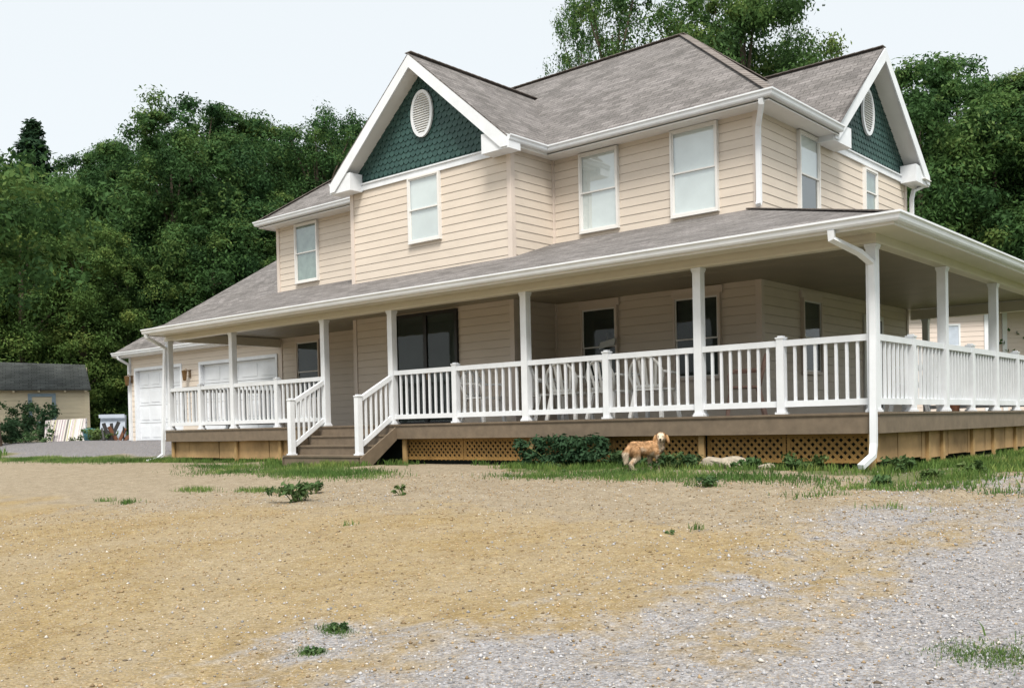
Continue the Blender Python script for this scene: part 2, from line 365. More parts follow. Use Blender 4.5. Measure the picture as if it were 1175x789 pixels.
for (x, y, ix, iy) in ((L, YM, 1, 1), (BX0, YB, 1, 1), (BX1, YB, -1, 1), (XR, YM, -1, 1), (XR, YR, -1, -1), (L, YR, 1, -1)):
    mb = MB(); mb.box(x-ix*.03, y-iy*.03, 0, x+ix*.085, y-iy*.002+iy*.004, 5.44); mb.box(x-ix*.03, y+iy*.003, 0, x+ix*.006, y+iy*.085, 5.44); part(mb, 'corner_post', 'cornerb', house)
for x_ in (BX1, BX0-.045): mb = MB(); mb.box(x_, YM-.045, 0, x_+.045, YM, 5.44); part(mb, 'corner_post', 'cornerb', house)

# roofs ---------------------------------------------------------------
X0, X1, Y0, Y1, ZE, SL = -17.80, -2.78, 2.90, 11.24, 5.56, .777
hf = (Y1-Y0)/2; ZP = ZE+SL*hf; YC = (Y0+Y1)/2; T = (0, 0, -.035)
mb = MB()
mb.slab([(X0, Y0, ZE), (X1, Y0, ZE), (X1-hf, YC, ZP), (X0+hf, YC, ZP)], T)
KZ = ZE+SL*.52
GP = 7.83; GH = 2.70; GS = (GP-ZE)/GH
yv = Y0+(GP-ZE)/SL; xv = X1-(GP-ZE)/SL; BR = 1.63; RR = -2.88; RC = 8.50
mb.slab([(RR, Y1, ZE), (X0, Y1, ZE), (X0+hf, YC, ZP), (X1-hf, YC, ZP), (X1-.52, Y1-.52, KZ)], T)
mb.slab([(X1, Y0, ZE), (X1, RC-GH, ZE), (xv, RC, GP), (X1-hf, YC, ZP)], T)
mb.slab([(xv, RC, GP), (X1-.52, Y1-.52, KZ), (X1-hf, YC, ZP)], T)
mb.slab([(X0, Y1, ZE), (X0, Y0, ZE), (X0+hf, YC, ZP)], T)
roof = part(mb, 'roof', 'shingle', house)
GP = 7.83; GH = 2.70; GS = (GP-ZE)/GH
yv = Y0+(GP-ZE)/SL; xv = X1-(GP-ZE)/SL; BR = 1.63; RR = -2.88; RC = 8.50
mb = MB()
mb.slab([(BC+GH, BR, ZE), (BC+GH, Y0, ZE), (BC, yv, GP), (BC, BR, GP)], T)
mb.slab([(BC-GH, Y0, ZE), (BC-GH, BR, ZE), (BC, BR, GP), (BC, yv, GP)], T)
part(mb, 'gable_roof', 'shingle', house)
mb = MB()
mb.slab([(X1, RC-GH, ZE), (RR, RC-GH, ZE), (RR, RC, GP), (xv, RC, GP)][::-1], T)
mb.slab([(RR, RC+GH, ZE), (X1-.4, RC+GH, ZE), (xv, RC, GP), (RR, RC, GP)], T)
part(mb, 'gable_roof', 'shingle', house)
def caps(lines, name='ridge_cap'):
    for a, b in lines:
        mb = MB()
        a, b = Vector(a), Vector(b); d = b-a; n = max(1, int(d.length/.2)); 
        for i in range(n):
            p = a+d*(i/n); q = a+d*((i+1.12)/n)
            mb.bar(p+Vector((0, 0, .014)), q+Vector((0, 0, .007)), .19, .012)
        part(mb, name, 'cap', house)
caps([((X0+hf, YC, ZP), (X1-hf, YC, ZP)), ((X1, Y0, ZE), (X1-hf, YC, ZP)), ((X0, Y0, ZE), (X0+hf, YC, ZP)), ((X1-.52, Y1-.52, KZ), (X1-hf, YC, ZP)),
      ((BC, BR, GP), (BC, yv, GP)), ((RR, RC, GP), (xv, RC, GP))])
# eaves: fascia, soffit and gutters
GUT = lambda z, w=.12: [(0, z-.012), (0, z-.11), (w*.62, z-.11), (w*.75, z-.085), (w*.82, z-.04), (w, z-.02), (w, z+.005), (w-.014, z+.005), (w-.02, z-.012)]
e1 = [(-17.76, 11.20), (-17.76, 2.94), (BC-GH+.04, 2.94), (BC-GH+.04, BR+.04)]
e2 = [(BC+GH-.04, BR+.04), (BC+GH-.04, 2.94), (-2.82, 2.94), (-2.82, RC-GH+.1)]
e3 = [(RR-.04, 11.20), (-17.76, 11.20)]
mb = MB(); sf = MB(); gt = [MB(), MB(), MB()]
for i, (e, w) in enumerate(((e1, .26), (e2, .5), (e3, .5))):
    mb.mould(e, [(-.025, ZE-.01), (-.025, ZE-.16), (0, ZE-.16), (0, ZE-.01)])
    gt[i].mould(e, GUT(ZE+.005))
    part(gt[i], 'gutter', 'white', house)
part(mb, 'fascia', 'trim', house)
sf.box(-17.76, 2.94, 5.42, -17.5, 11.2, 5.44); sf.box(-17.5, 2.94, 5.42, BC-GH+.06, YM-.0, 5.44); sf.box(-17.5, YR, 5.42, -2.82, 11.2, 5.44)
sf.box(BC-GH+.06, BR+.4, 5.42, BX0, YM, 5.44); sf.box(BX1, BR+.4, 5.42, BC+GH-.06, YM, 5.44); sf.box(BC+GH-.06, 2.94, 5.42, -2.82, YM, 5.44); sf.box(XR, YM, 5.42, -2.82, RC-GH+.12, 5.44); sf.box(XR, YM+7.2, 5.42, -2.9, YR, 5.44)
part(sf, 'soffit', 'trim', house)

def gable(mapf, name_suffix, hw, vz, vu):
    """mapf(u, w, z): u across the gable, w out from the wall"""
    W = .42
    def prism(mb, poly, w0, w1, mi=0):
        a = [Vector(mapf(u, w0, z)) for u, z in poly]; b = [Vector(mapf(u, w1, z)) for u, z in poly]; k = len(poly)
        mb.add(a+b, [tuple(range(k)), tuple(range(2*k-1, k-1, -1))]+[((i+1) % k, i, i+k, (i+1) % k+k) for i in range(k)], mi)
    zt = lambda u: GP-GS*abs(u)
    fa = MB(); so = MB()
    for s in (-1, 1):
        prism(fa, [(0, GP-.03), (s*GH, ZE-.03), (s*GH, ZE-.22), (s*(GH-.16), ZE-.22), (0, GP-.30)], W-.03, W)
        prism(fa, [(s*(GH+.03), ZE+.0), (s*(GH+.03), ZE-.25), (s*(hw-.42), ZE-.25), (s*(hw-.42), ZE+.14), (s*(GH-.22), ZE+.12)], .03, W-.032)
        prism(so, [(0, GP-.24), (s*(GH-.03), ZE-.20), (s*(GH-.03), ZE-.22), (0, GP-.26)], .0, W-.031)
    part(fa, 'rake_fascia', 'white', house); part(so, 'rake_soffit', 'trim', house)
    fr = MB(); prism(fr, [(-hw+.42, 5.34), (hw-.42, 5.34), (hw-.42, 5.47), (-hw+.42, 5.47)], .0, .045); prism(fr, [(-hw+.41, 5.47), (hw-.41, 5.47), (hw-.41, 5.50), (-hw+.41, 5.50)], 0, .07)
    part(fr, 'frieze_board', 'white', house)
    sc = MB(); prism(sc, [(-hw, 5.44), (hw, 5.44), (0.0, 5.44+GS*hw)], -.06, -.01)
    tints = [.5]*5
    row = 0; z = 5.56
    while z < GP-.2:
        u = -hw+(row % 2)*.075
        while u < hw:
            if z+.02 < zt(u)-.16 and abs(u) < hw-.05:
                pts = [(u-.072, z+.13), (u-.072, z+.04), (u-.052, z+.008), (u-.02, z-.012), (u+.02, z-.012), (u+.052, z+.008), (u+.072, z+.04), (u+.072, z+.13)]
                w0 = [.003 if q[1] > z+.1 else .02 for q in pts]
                a = [Vector(mapf(q[0], w, q[1])) for q, w in zip(pts, w0)]; b = [Vector(mapf(q[0], -.01, q[1])) for q in pts]; k = 8
                sc.add(a+b, [tuple(range(k))]+[((i+1) % k, i, i+k, (i+1) % k+k) for i in range(k)]); tints += [random.random()]*9
            u += .15
        z += .125; row += 1
    o = part(sc, 'gable_wall', 'scale', house)
    at = o.data.attributes.new('tint', 'FLOAT', 'FACE'); n = len(o.data.polygons); at.data.foreach_set('value', (tints+[.5]*n)[:n])
    # oval louvre vent
    ve = MB(); n = 40; A, B = .33, .50
    ring = []
    for (ra, w) in ((1, .03), (1, .075), (.80, .075), (.80, .03)):
        ring += [Vector(mapf(vu+A*(ra if ra == 1 else ra)*math.cos(2*math.pi*i/n), w, vz+B*(ra if ra == 1 else .86)*math.sin(2*math.pi*i/n))) for i in range(n)]
    ve.add(ring, [(k*n+i, k*n+(i+1) % n, (k+1) % 4*n+(i+1) % n, (k+1) % 4*n+i) for k in range(4) for i in range(n)])
    vent = part(ve, 'gable_vent', 'white', house)
    sl = MB(); zz = -B*.84
    bk = [Vector(mapf(vu+A*.85*math.cos(2*math.pi*i/n), .028, vz+B*.88*math.sin(2*math.pi*i/n))) for i in range(n)]; sl.add(bk, [tuple(range(n))])
    while zz < B*.84:
        c = A*.82*math.sqrt(max(0, 1-((zz+.02)/(B*.86))**2))
        if c > .03:
            sl.add([mapf(vu-c, .068, vz+zz), mapf(vu+c, .068, vz+zz), mapf(vu+c, .035, vz+zz+.045), mapf(vu-c, .035, vz+zz+.045), mapf(vu-c, .060, vz+zz-.004), mapf(vu+c, .060, vz+zz-.004)], [(0, 1, 2, 3), (0, 4, 5, 1)])
        zz += .05
    s2 = sl.build('louvre', 'plastic'); s2.parent = vent
gable(lambda u, w, z: (BC+u, YB-w, z), '', (BX1-BX0)/2, 6.64, .0)
gable(lambda u, w, z: (XR+w, RC+u, z), '', 2.28, 6.50, -.10)

# porch roof
PZ, PS = 2.44, .32
mb = MB(); q = 4.02; ex = .56; ey = -.56; YE = 11.7
mb.slab([(-17.63, ey, PZ), (ex, ey, PZ), (ex-q, ey+q, PZ+PS*q), (-17.63, ey+q, PZ+PS*q)], T)
mb.slab([(ex, ey, PZ), (ex, YE, PZ), (ex-q, YE, PZ+PS*q), (ex-q, ey+q, PZ+PS*q)], T)
part(mb, 'porch_roof', 'shingle', house)
caps([((ex, ey, PZ), (ex-q, ey+q, PZ+PS*q))])
path = [(-17.63, ey+.05), (ex-.05, ey+.05), (ex-.05, YE)]
mb = MB(); mb.mould(path, GUT(PZ+.005)); part(mb, 'gutter', 'white', house)
mb = MB(); mb.mould(path, [(-.025, PZ-.01), (-.025, PZ-.14), (0, PZ-.14), (0, PZ-.01)])
mb.slab([(-17.60, ey+.05, PZ-.14), (-17.60, 3.36, PZ-.14), (-17.60, 3.36, PZ+PS*3.9-.04), (-17.60, ey+.05, PZ-.03)], (.025, 0, 0))
mb.slab([(ex-.05, YE-.03, PZ-.14), (XR, YE-.03, PZ-.14), (XR, YE-.03, PZ+PS*3.8-.04), (ex-.05, YE-.03, PZ-.03)], (0, .025, 0))
part(mb, 'porch_fascia', 'trim', house)
mb = MB(); mb.mould([(-17.57, ey+.05), (ex-.05, ey+.05), (ex-.05, YE-.04)], [(-.025, PZ-.115), (-.47, PZ-.115), (-.47, PZ-.10), (-.025, PZ-.10)]); part(mb, 'porch_soffit', 'trimwarm', house)
mb = MB()
mb.box(-17.66, .02, 2.2, .08, .18, 2.42); mb.box(-.08, .182, 2.2, .08, 11.0, 2.42); mb.box(-17.66, .182, 2.2, -17.51, 3.36, 2.42); mb.box(XR+.05, 10.84, 2.2, -.082, 11.0, 2.42)
for a in ((-17.66, .012, .09, .012),):
    pass
mb.mould([(-17.67, .02), (.08, .02), (.08, 11.0)], [(0, 2.2), (.012, 2.2), (.012, 2.235), (0, 2.235)])
part(mb, 'porch_beam', 'trimwarm', house)
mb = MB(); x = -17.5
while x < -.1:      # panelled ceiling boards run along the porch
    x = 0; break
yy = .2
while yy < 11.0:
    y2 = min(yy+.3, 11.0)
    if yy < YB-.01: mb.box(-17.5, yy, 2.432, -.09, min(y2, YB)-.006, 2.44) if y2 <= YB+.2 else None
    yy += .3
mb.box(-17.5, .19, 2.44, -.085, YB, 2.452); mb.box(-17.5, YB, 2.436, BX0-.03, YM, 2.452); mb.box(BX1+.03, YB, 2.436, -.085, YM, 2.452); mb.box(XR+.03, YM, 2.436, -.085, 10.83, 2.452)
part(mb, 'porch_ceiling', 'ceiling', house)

# deck
mb = MB()
nb = 0; y = -.02
while y < 2.0:
    mb.box(-17.66, y, -.03, .12, y+.135, 0); y += .14
ye = y
while y < YM-.1:
    mb.box(-17.66, y, -.03, BX0-.03, y+.135, 0); mb.box(BX1+.03, y, -.03, .12, y+.135, 0); y += .14
while y < 10.95:
    mb.box(XR+.03, y, -.03, .12, y+.135, 0); y += .14
part(mb, 'deck_floor', 'deck', house)
mb = MB(); mb.box(-17.69, 0, -.28, .1, .03, -.032); mb.box(.07, .032, -.28, .1, 11, -.032); mb.box(-17.69, .032, -.28, -17.66, 3.36, -.032); mb.box(XR, 10.97, -.28, .068, 11, -.032)
mb.box(-17.69, -.012, -.045, .112, 0, -.032)
part(mb, 'deck_fascia', 'deck', house)
# skirt
mb = MB()
for a, b in ((-17.6, -16.9), (-16.88, -15.6), (-15.57, -14.85), (-14.82, -13.6), (-13.57, -12.2), (-12.18, -11.55)): mb = MB(); mb.box(a, .15+random.random()*.015, -.70+random.random()*.02, b, .18, -.285); part(mb, 'skirt_panel', 'ply', house)
yq = .16
for a in (1.08, 2.05, 3.25, 4.22, 5.2, 6.4, 7.5, 8.6, 9.8, 10.9):
    mb = MB(); r_ = random.random()*.03; mb.box(-.08, yq, -.66-r_, -.05, a-.03, -.285); part(mb, 'skirt_panel', 'ply', house); yq = a
for y in (.05, 2.25, 2.9, 4.4, 5.6, 7.0, 8.3, 9.7, 10.9): mb = MB(); mb.box(-.048, y-.045, -.8, .0, y+.045, -.285); part(mb, 'skirt_post', 'post4', house)
for x in (-17.55, -14.8, -13.1, -9.1, -5.9, -2.6, -.05): mb = MB(); mb.box(x-.045, .09, -.8, x+.045, .14, -.285); part(mb, 'skirt_post', 'post4', house)
def lattice(x0, x1, z0, z1):
    m1 = MB(); m1.box(x0, .19, z0, x0+.05, .21, z1); m1.box(x1-.05, .19, z0, x1, .21, z1); m1.box(x0+.05, .19, z0, x1-.05, .21, z0+.04); m1.box(x0+.05, .19, z1-.04, x1-.05, .21, z1)
    o = part(m1, 'lattice_panel', 'lattice', house); m2 = MB(); H = z1-z0
    for s in (-1, 1):
        u = x0-H
        while u < x1+H:
            a0, a1 = (u, u+H) if s > 0 else (u+H, u); za, zb = z0, z1
            # clip
            def cl(p, q):
                (xa, z_a), (xb, z_b) = p, q; t0, t1 = 0, 1; dx = xb-xa
                lo, hi = sorted(((x0-xa)/dx, (x1-xa)/dx)); t0 = max(t0, lo); t1 = min(t1, hi)
                return None if t1-t0 < .03 else ((xa+dx*t0, z_a+(z_b-z_a)*t0), (xa+dx*t1, z_a+(z_b-z_a)*t1))
            c = cl((a0, za), (a1, zb))
            if c: m2.bar((c[0][0], .198+s*.004, c[0][1]), (c[1][0], .198+s*.004, c[1][1]), .007, .038, (0, 1, 0)) if False else m2.bar((c[0][0], .198+s*.004, c[0][1]), (c[1][0], .198+s*.004, c[1][1]), .038, .007, (0, 1, 0))
            u += .115
    l = m2.build('lath', 'lattice'); l.parent = o
for a, b in ((-9.2, -7.62), (-7.60, -5.95), (-5.9, -4.3), (-4.28, -2.66), (-2.55, -1.3), (-1.28, -.02)): lattice(a, b, -.68, -.285)
mb = MB(); mb.box(-17.5, .35, -.76, -.1, .38, -.3); mb.box(-.38, .4, -.76, -.35, 10.8, -.3); part(mb, 'crawlspace_wall', 'darkroom', house)  # dark sheets behind the skirt, painted in place of shade under the deck

# porch posts and railings
def post(x, y, z1=2.2, label=None):
    mb = MB(); w = .065; mb.box(x-w, y-w, 0, x+w, y+w, z1-.001)
    o = part(mb, 'porch_post', 'white', house)
    for nm, z, h, e in (('post_base', .0, .03, .022), ('post_cap', z1-.04, .038, .016)):
        m2 = MB(); m2.box(x-w-e, y-w-e, z+.001, x+w+e, y+w+e, z+h); m2.box(x-w-e*.5, y-w-e*.5, z+h if z < 1 else z-.025, x+w+e*.5, y+w+e*.5, z+h+.02 if z < 1 else z)
        c = m2.build(nm, 'white'); c.parent = o
PX = [0, -2.602, -5.983, -9.376, -11.456, -14.818, -17.586]; PYs = [2.903, 5.592, 8.3, 10.92]
for x in PX: post(x, .1)
for y in PYs: post(0, y)
post(-2.9, 10.92)
def newel(x, y, z0=0, top=1.085):
    mb = MB(); w = .055; mb.box(x-w, y-w, z0, x+w, y+w, top-.03)
    o = part(mb, 'railing_post', 'white', house)
    m2 = MB(); m2.box(x-w-.010, y-w-.010, top-.03, x+w+.010, y+w+.010, top-.008); m2.box(x-w*.7, y-w*.7, top-.008, x+w*.7, y+w*.7, top+.012)
    c = m2.build('post_cap', 'white'); c.parent = o
    m2 = MB(); m2.box(x-w-.02, y-w-.02, z0+.001, x+w+.02, y+w+.02, z0+.03); c = m2.build('post_base', 'white'); c.parent = o
bal = []
def rail(a, b, za=0, zb=0, ta=1.03, tb=1.03, gap=.10):
    """railing section from a to b (plan), za/zb base heights"""
    a3, b3 = Vector((*a, 0)), Vector((*b, 0)); d = b3-a3; Ln = d.length
    mb = MB(); mb.bar(a3+Vector((0, 0, ta-.042)), b3+Vector((0, 0, tb-.042)), .075, .085); o = part(mb, 'top_rail', 'white', house)
    mb = MB(); mb.bar(a3+Vector((0, 0, za+gap+.042)), b3+Vector((0, 0, zb+gap+.042)), .05, .085); o = part(mb, 'bottom_rail', 'white', house)
    n = max(1, int(round(Ln/.155))-1) if za == zb else 5
    ax = (d.x/Ln, d.y/Ln)
    for i in range(n):
        t = (i+1)/(n+1); p = a3+d*t; z0 = za+(zb-za)*t+gap+.06; z1 = ta+(tb-ta)*t-.06
        bal.append(((p-Vector(CAM)).length if True else 0, p.x, p.y, z0, z1, (p-Vector(CAM)).length))
g = .065
def run(p, q, first=.065, last=.065):
    P_, Q_ = Vector(p), Vector(q); d = (Q_-P_).normalized(); m_ = (P_+Q_)/2
    newel(m_.x, m_.y); rail(tuple(P_+d*first), tuple(m_-d*.055)); rail(tuple(m_+d*.055), tuple(Q_-d*last))
for i, j in ((0, 1), (1, 2), (2, 3), (4, 5), (5, 6)): run((PX[i], .1), (PX[j], .1))
ys = [.1]+PYs
for i in range(4): run((0, ys[i]), (0, ys[i+1]))
run((-17.586, .1), (-17.586, 3.36), .065, 0); run((-.065, 10.92), (-2.9, 10.92), 0, .065)
for x in (-11.456, -9.376):
    newel(x, -.79, -.57, .56); rail((x, .035), (x, -.735), 0-.02, -.57+.04, .95, .53, .11)
bal.sort()
far = MB()
for k, (_, x, y, z0, z1, _d) in enumerate(bal):
    w = .018
    if k < 100:
        mb = MB(); mb.box(x-w, y-w, z0, x+w, y+w, z1); part(mb, 'baluster', 'white', house)
    else: far.box(x-w, y-w, z0, x+w, y+w, z1)
o = part(far, 'balusters', 'white', house); o['kind'] = 'stuff'

# steps
sx0, sx1 = -11.60, -9.24
for k, (z, y0) in enumerate(((-.19, -.28), (-.38, -.56), (-.57, -.90))):
    mb = MB(); mb.box(sx0, y0-.02, z-.035, sx1, y0+.30 if k < 2 else y0+.36, z-.0); part(mb, 'tread', 'deck', house)
    mb = MB(); mb.box(sx0+.03, y0, z-.19 if k < 2 else -.80, sx1-.03, y0+.02, z-.036); part(mb, 'riser', 'deck', house)
for x in (sx0-.04, sx1):
    mb = MB(); mb.slab([(x, -.0-.001, -.05), (x, -.90, -.62), (x, -.90, -.82), (x, -.70, -.82), (x, -.001, -.30)], (.04, 0, 0)); mb.box(x, -.9, -.80, x+.04, -.56, -.60) if False else None
    part(mb, 'stringer', 'deck', house)
mb = MB(); mb.box(sx1+.045, -.66, -.80, sx1+.35, -.02, -.5) if False else mb.slab([(sx1+.05, -.02, -.30), (sx1+.05, -.5, -.80), (sx1+.05, -.02, -.80)], (.5, 0, 0)); 

# windows --------------------------------------------------------------
def window(mapf, u0, u1, z0, z1, back, split=.5, head=0, lower=None):
    """double hung window; mapf(u, w, z), w outward"""
    def bx(mb, a, w0, z_a, b, w1, z_b):
        p = [mapf(u, w, z) for z in (z_a, z_b) for w in (w0, w1) for u in (a, b)]
        mb.add(p, [(0, 2, 3, 1), (4, 5, 7, 6), (0, 1, 5, 4), (1, 3, 7, 5), (3, 2, 6, 7), (2, 0, 4, 6)])
    mb = MB(); t = .042
    bx(mb, u0, -.02, z0, u0+t, .085, z1); bx(mb, u1-t, -.02, z0, u1, .085, z1); bx(mb, u0+t, -.02, z1-t, u1-t, .085, z1); bx(mb, u0+t, -.02, z0, u1-t, .085, z0+t)
    bx(mb, u0-.005, .0, z0-.015, u1+.005, .09, z0)
    if head: bx(mb, u0-.04, .0, z1, u1+.04, .06, z1+head)
    fr = part(mb, 'window', 'cornerb' if head else 'trim', house)
    a, b = u0+t, u1-t; zm = z0+(z1-z0)*split
    for nm, za, zb, w in (('lower_sash', z0+t, zm+.015, .030), ('upper_sash', zm-.015, z1-t, .048)):
        mb = MB(); s = .028; bx(mb, a, w, za, a+s, w+.018, zb); bx(mb, b-s, w, za, b, w+.018, zb); bx(mb, a+s, w, za, b-s, w+.018, za+s); bx(mb, a+s, w, zb-s, b-s, w+.018, zb)
        c = mb.build(nm, 'trim'); c.parent = fr
        mb = MB(); mb.add([mapf(a+s, w+.009, za+s), mapf(b-s, w+.009, za+s), mapf(b-s, w+.009, zb-s), mapf(a+s, w+.009, zb-s)], [(0, 1, 2, 3)])
        c = mb.build('pane', 'glassdark' if back == 'darkroom' else 'glass'); c.parent = fr
    if lower:
        mb = MB(); bx(mb, a, .024, z0+t, b, .027, zm-.02); c = mb.build('curtain', lower); c.parent = fr
    mb = MB(); bx(mb, a, .0245, z0+t if not lower else zm-.02, b, .026, z1-t); c = mb.build('blind' if back != 'darkroom' else 'room', back); c.parent = fr  # downstairs this is a flat sheet coloured dark as an unlit interior
mf = lambda yy: (lambda u, w, z: (u, yy-w, z))
mr = lambda u, w, z: (XR+w, u, z)
window(mf(YM), -7.21, -6.26, 3.80, 5.40, 'blind', .5, 0, 'blind')
window(mf(YM), -5.05, -4.05, 3.78, 5.41, 'blind')
window(mf(YM), -16.72, -15.76, 3.84, 5.40, 'curtain')
window(mf(YB), BC-.485, BC+.485, 3.92, 5.34, 'blind', .5, 0)
window(mr, 4.95, 5.85, 3.80, 5.40, 'blind', .5, 0, 'darkroom')  # lower panel is no cloth, just the painted dark of an unlit interior
window(mr, 8.15, 8.85, 4.30, 5.28, 'curtain')
window(mf(YM), -7.24, -6.34, .72, 2.28, 'darkroom', .48, .14)
window(mf(YM), -5.05, -4.05, .72, 2.28, 'darkroom', .48, .14)
window(mf(YM), -16.78, -15.8, .72, 2.30, 'darkroom', .48, .12)
window(mr, 5.0, 5.85, .80, 2.24, 'darkroom', .48, .14)
# dark sliding door and side door
mb = MB(); dx0, dx1, dz = -11.38, -9.46, 2.40
for a in ((dx0, 0, dx0+.07, dz), (dx1-.07, 0, dx1, dz), (dx0+.07, dz-.07, dx1-.07, dz), (dx0+.07, 0, dx1-.07, .05), ((dx0+dx1)/2-.05, .05, (dx0+dx1)/2+.05, dz-.07)): mb.box(a[0], YB-.07, a[1], a[2], YB+.02, a[3])
dr = part(mb, 'sliding_door', 'black', house)
mb = MB(); mb.add([(dx0+.06, YB-.045, .05), (dx1-.06, YB-.045, .05), (dx1-.06, YB-.045, dz-.06), (dx0+.06, YB-.045, dz-.06)], [(0, 1, 2, 3)]); c = mb.build('pane', 'glassdark'); c.parent = dr
mb = MB(); mb.box(dx0+.06, YB-.027, .04, dx1-.06, YB-.024, dz-.05); c = mb.build('room', 'darkroom'); c.parent = dr  # flat dark sheet, interior shade put into its colour
mb = MB(); mb.box(-10.36, YB-.10, .95, -10.33, YB-.07, 1.2); c = mb.build('handle', 'brass'); c.parent = dr
mb = MB(); mb.box(XR, 8.05, 0, XR+.05, 8.15, 2.15); mb.box(XR, 9.05, 0, XR+.05, 9.15, 2.15); mb.box(XR, 8.15, 2.05, XR+.05, 9.05, 2.15); dr = part(mb, 'side_door', 'trim', house)
mb = MB(); mb.box(XR+.02, 8.15, .02, XR+.045, 9.05, 2.05); c = mb.build('door_leaf', 'black'); c.parent = dr

# downspouts
def spout(pts, side):
    mb = MB(); mb.rtube(pts, .085, .065, side); part(mb, 'downspout', 'white', house)
spout([(-.27, -.56, 2.33), (-.27, -.55, 2.22), (-.05, -.20, 2.06), (.035, -.005, 1.93), (.04, -.005, 1.0), (.045, -.05, -.05), (.045, -.06, -.42), (.06, -.14, -.57), (.02, -.44, -.70)], (1, 0, 0))
spout([(-17.50, -.56, 2.33), (-17.50, -.54, 2.26), (-17.56, -.2, 2.12), (-17.62, -.0, 2.04), (-17.66, -.03, 1.0), (-17.70, -.04, .2), (-17.74, -.05, -.3), (-17.74, -.06, -.60), (-17.77, -.2, -.70), (-17.82, -.48, -.76)], (1, 0, 0))
spout([(-2.95, 2.90, 5.45), (-2.95, 2.92, 5.36), (-3.20, 3.28, 5.12), (-3.23, 3.33, 4.98), (-3.23, 3.33, 3.80), (-3.20, 3.24, 3.72)], (1, 0, 0))
spout([(-2.96, 11.27, 5.45), (-2.96, 11.2, 5.36), (-3.12, 10.86, 5.2), (-3.14, 10.8, 5.0), (-3.14, 10.8, 3.7)], (1, 0, 0))

# garage ---------------------------------------------------------------
mb = MB()
for a, b, z in ((GX0, -25.45, -.3), (-25.45, -22.66, 2.0), (-22.66, -21.6, -.3), (-21.6, -17.72, 2.0), (-17.72, L-.02, -.3)): siding(mb, (a, YM), (b, YM), z, 2.48)
siding(mb, (GX0, GY1), (GX0, YM), -.3, 2.48); siding(mb, (L, GY1), (GX0, GY1), -.3, 2.48); siding(mb, (L, YR), (L, GY1), -.3, 2.48)
mb.slab([(GX0+.01, YM, 2.48), (GX0+.01, GY1, 2.48), (GX0+.01, (YM+GY1)/2, 2.48+.575*(GY1-YM)/2)], (-.03, 0, 0)); mb.slab([(L, YM, 2.48), (L, GY1, 2.48), (L, (YM+GY1)/2, 2.48+.575*(GY1-YM)/2)], (-.03, 0, 0))
part(mb, 'garage_wall', 'siding', house)
mb = MB(); mb.box(GX0-.03, YM-.03, -.3, GX0+.08, YM+.0, 2.46); mb.box(GX0-.03, YM, -.3, GX0, YM+.08, 2.46); part(mb, 'corner_post', 'white', house)
def gdoor(x0, x1, z0, z1):
    mb = MB(); mb.box(x0-.09, YM-.035, z0, x0, YM+.14, z1+.09); mb.box(x1, YM-.035, z0, x1+.09, YM+.14, z1+.09); mb.box(x0, YM-.035, z1, x1, YM+.14, z1+.09)
    o = part(mb, 'garage_door', 'white', house); h = (z1-z0)/4
    for k in range(4):
        mb = MB(); mb.box(x0, YM+.10, z0+k*h+.006, x1, YM+.14, z0+(k+1)*h-.006); n = 4; w = (x1-x0)/n
        for i in range(n): mb.box(x0+i*w+.09, YM+.088, z0+k*h+.1, x0+(i+1)*w-.09, YM+.10, z0+(k+1)*h-.1)
        c = mb.build('door_panel', 'white'); c.parent = o
gdoor(-25.42, -22.70, -.29, 1.97); gdoor(-21.55, -17.78, -.29, 1.95)
mb = MB(); GE = 3.02; GYR = (GE+GY1+.38)/2; gz = 2.57; gr = gz+.578*(GYR-GE); gx = -26.2
mb.slab([(gx, GE, gz), (L-.03, GE, gz), (L-.03, GYR, gr), (gx, GYR, gr)], T); mb.slab([(L-.03, 2*GYR-GE, gz), (gx, 2*GYR-GE, gz), (gx, GYR, gr), (L-.03, GYR, gr)], T)
part(mb, 'garage_roof', 'shingle', house)
mb = MB(); mb.mould([(gx+.02, GE+.03), (L-.05, GE+.03)], GUT(gz+.005)); part(mb, 'gutter', 'white', house)
mb = MB(); mb.box(gx+.02, GE+.03, gz-.15, L-.05, GE+.055, gz-.03); mb.box(gx+.02, GE+.056, gz-.15, L-.05, YM, gz-.13)
mb.slab([(gx, GE, gz-.036), (gx, GYR, gr-.036), (gx, GYR, gr-.2), (gx, GE, gz-.15)], (.025, 0, 0)); mb.slab([(gx, 2*GYR-GE, gz-.036), (gx, GYR, gr-.036), (gx, GYR, gr-.2), (gx, 2*GYR-GE, gz-.15)], (.025, 0, 0))
mb.slab([(gx+.026, GE, gz-.13), (gx+.026, GYR, gr-.16), (GX0, GYR, gr-.16), (GX0, GE, gz-.13)], (0, 0, .02))
part(mb, 'garage_fascia', 'trim', house)
spout([(gx+.35, GE-.03, 2.46), (gx+.37, GE+.0, 2.38), (GX0+.03, YM-.07, 2.2), (GX0+.03, YM-.07, -.28)], (1, 0, 0))
def lamp(x, label=None):
    mb = MB(); mb.box(x-.05, YM-.04, 1.60, x+.05, YM-.02, 1.84); mb.tube([(x, YM-.03, 1.78), (x, YM-.16, 1.86), (x, YM-.2, 1.80)], .012, 6)
    o = part(mb, 'wall_lamp', 'brass', house)
    mb = MB(); mb.tube([(x, YM-.2, 1.50), (x, YM-.2, 1.53), (x, YM-.2, 1.74), (x, YM-.2, 1.80), (x, YM-.2, 1.83)], [.04, .06, .085, .10, .02], 6); c = mb.build('lantern', 'brass'); c.parent = o
lamp(-22.15); lamp(-25.66)

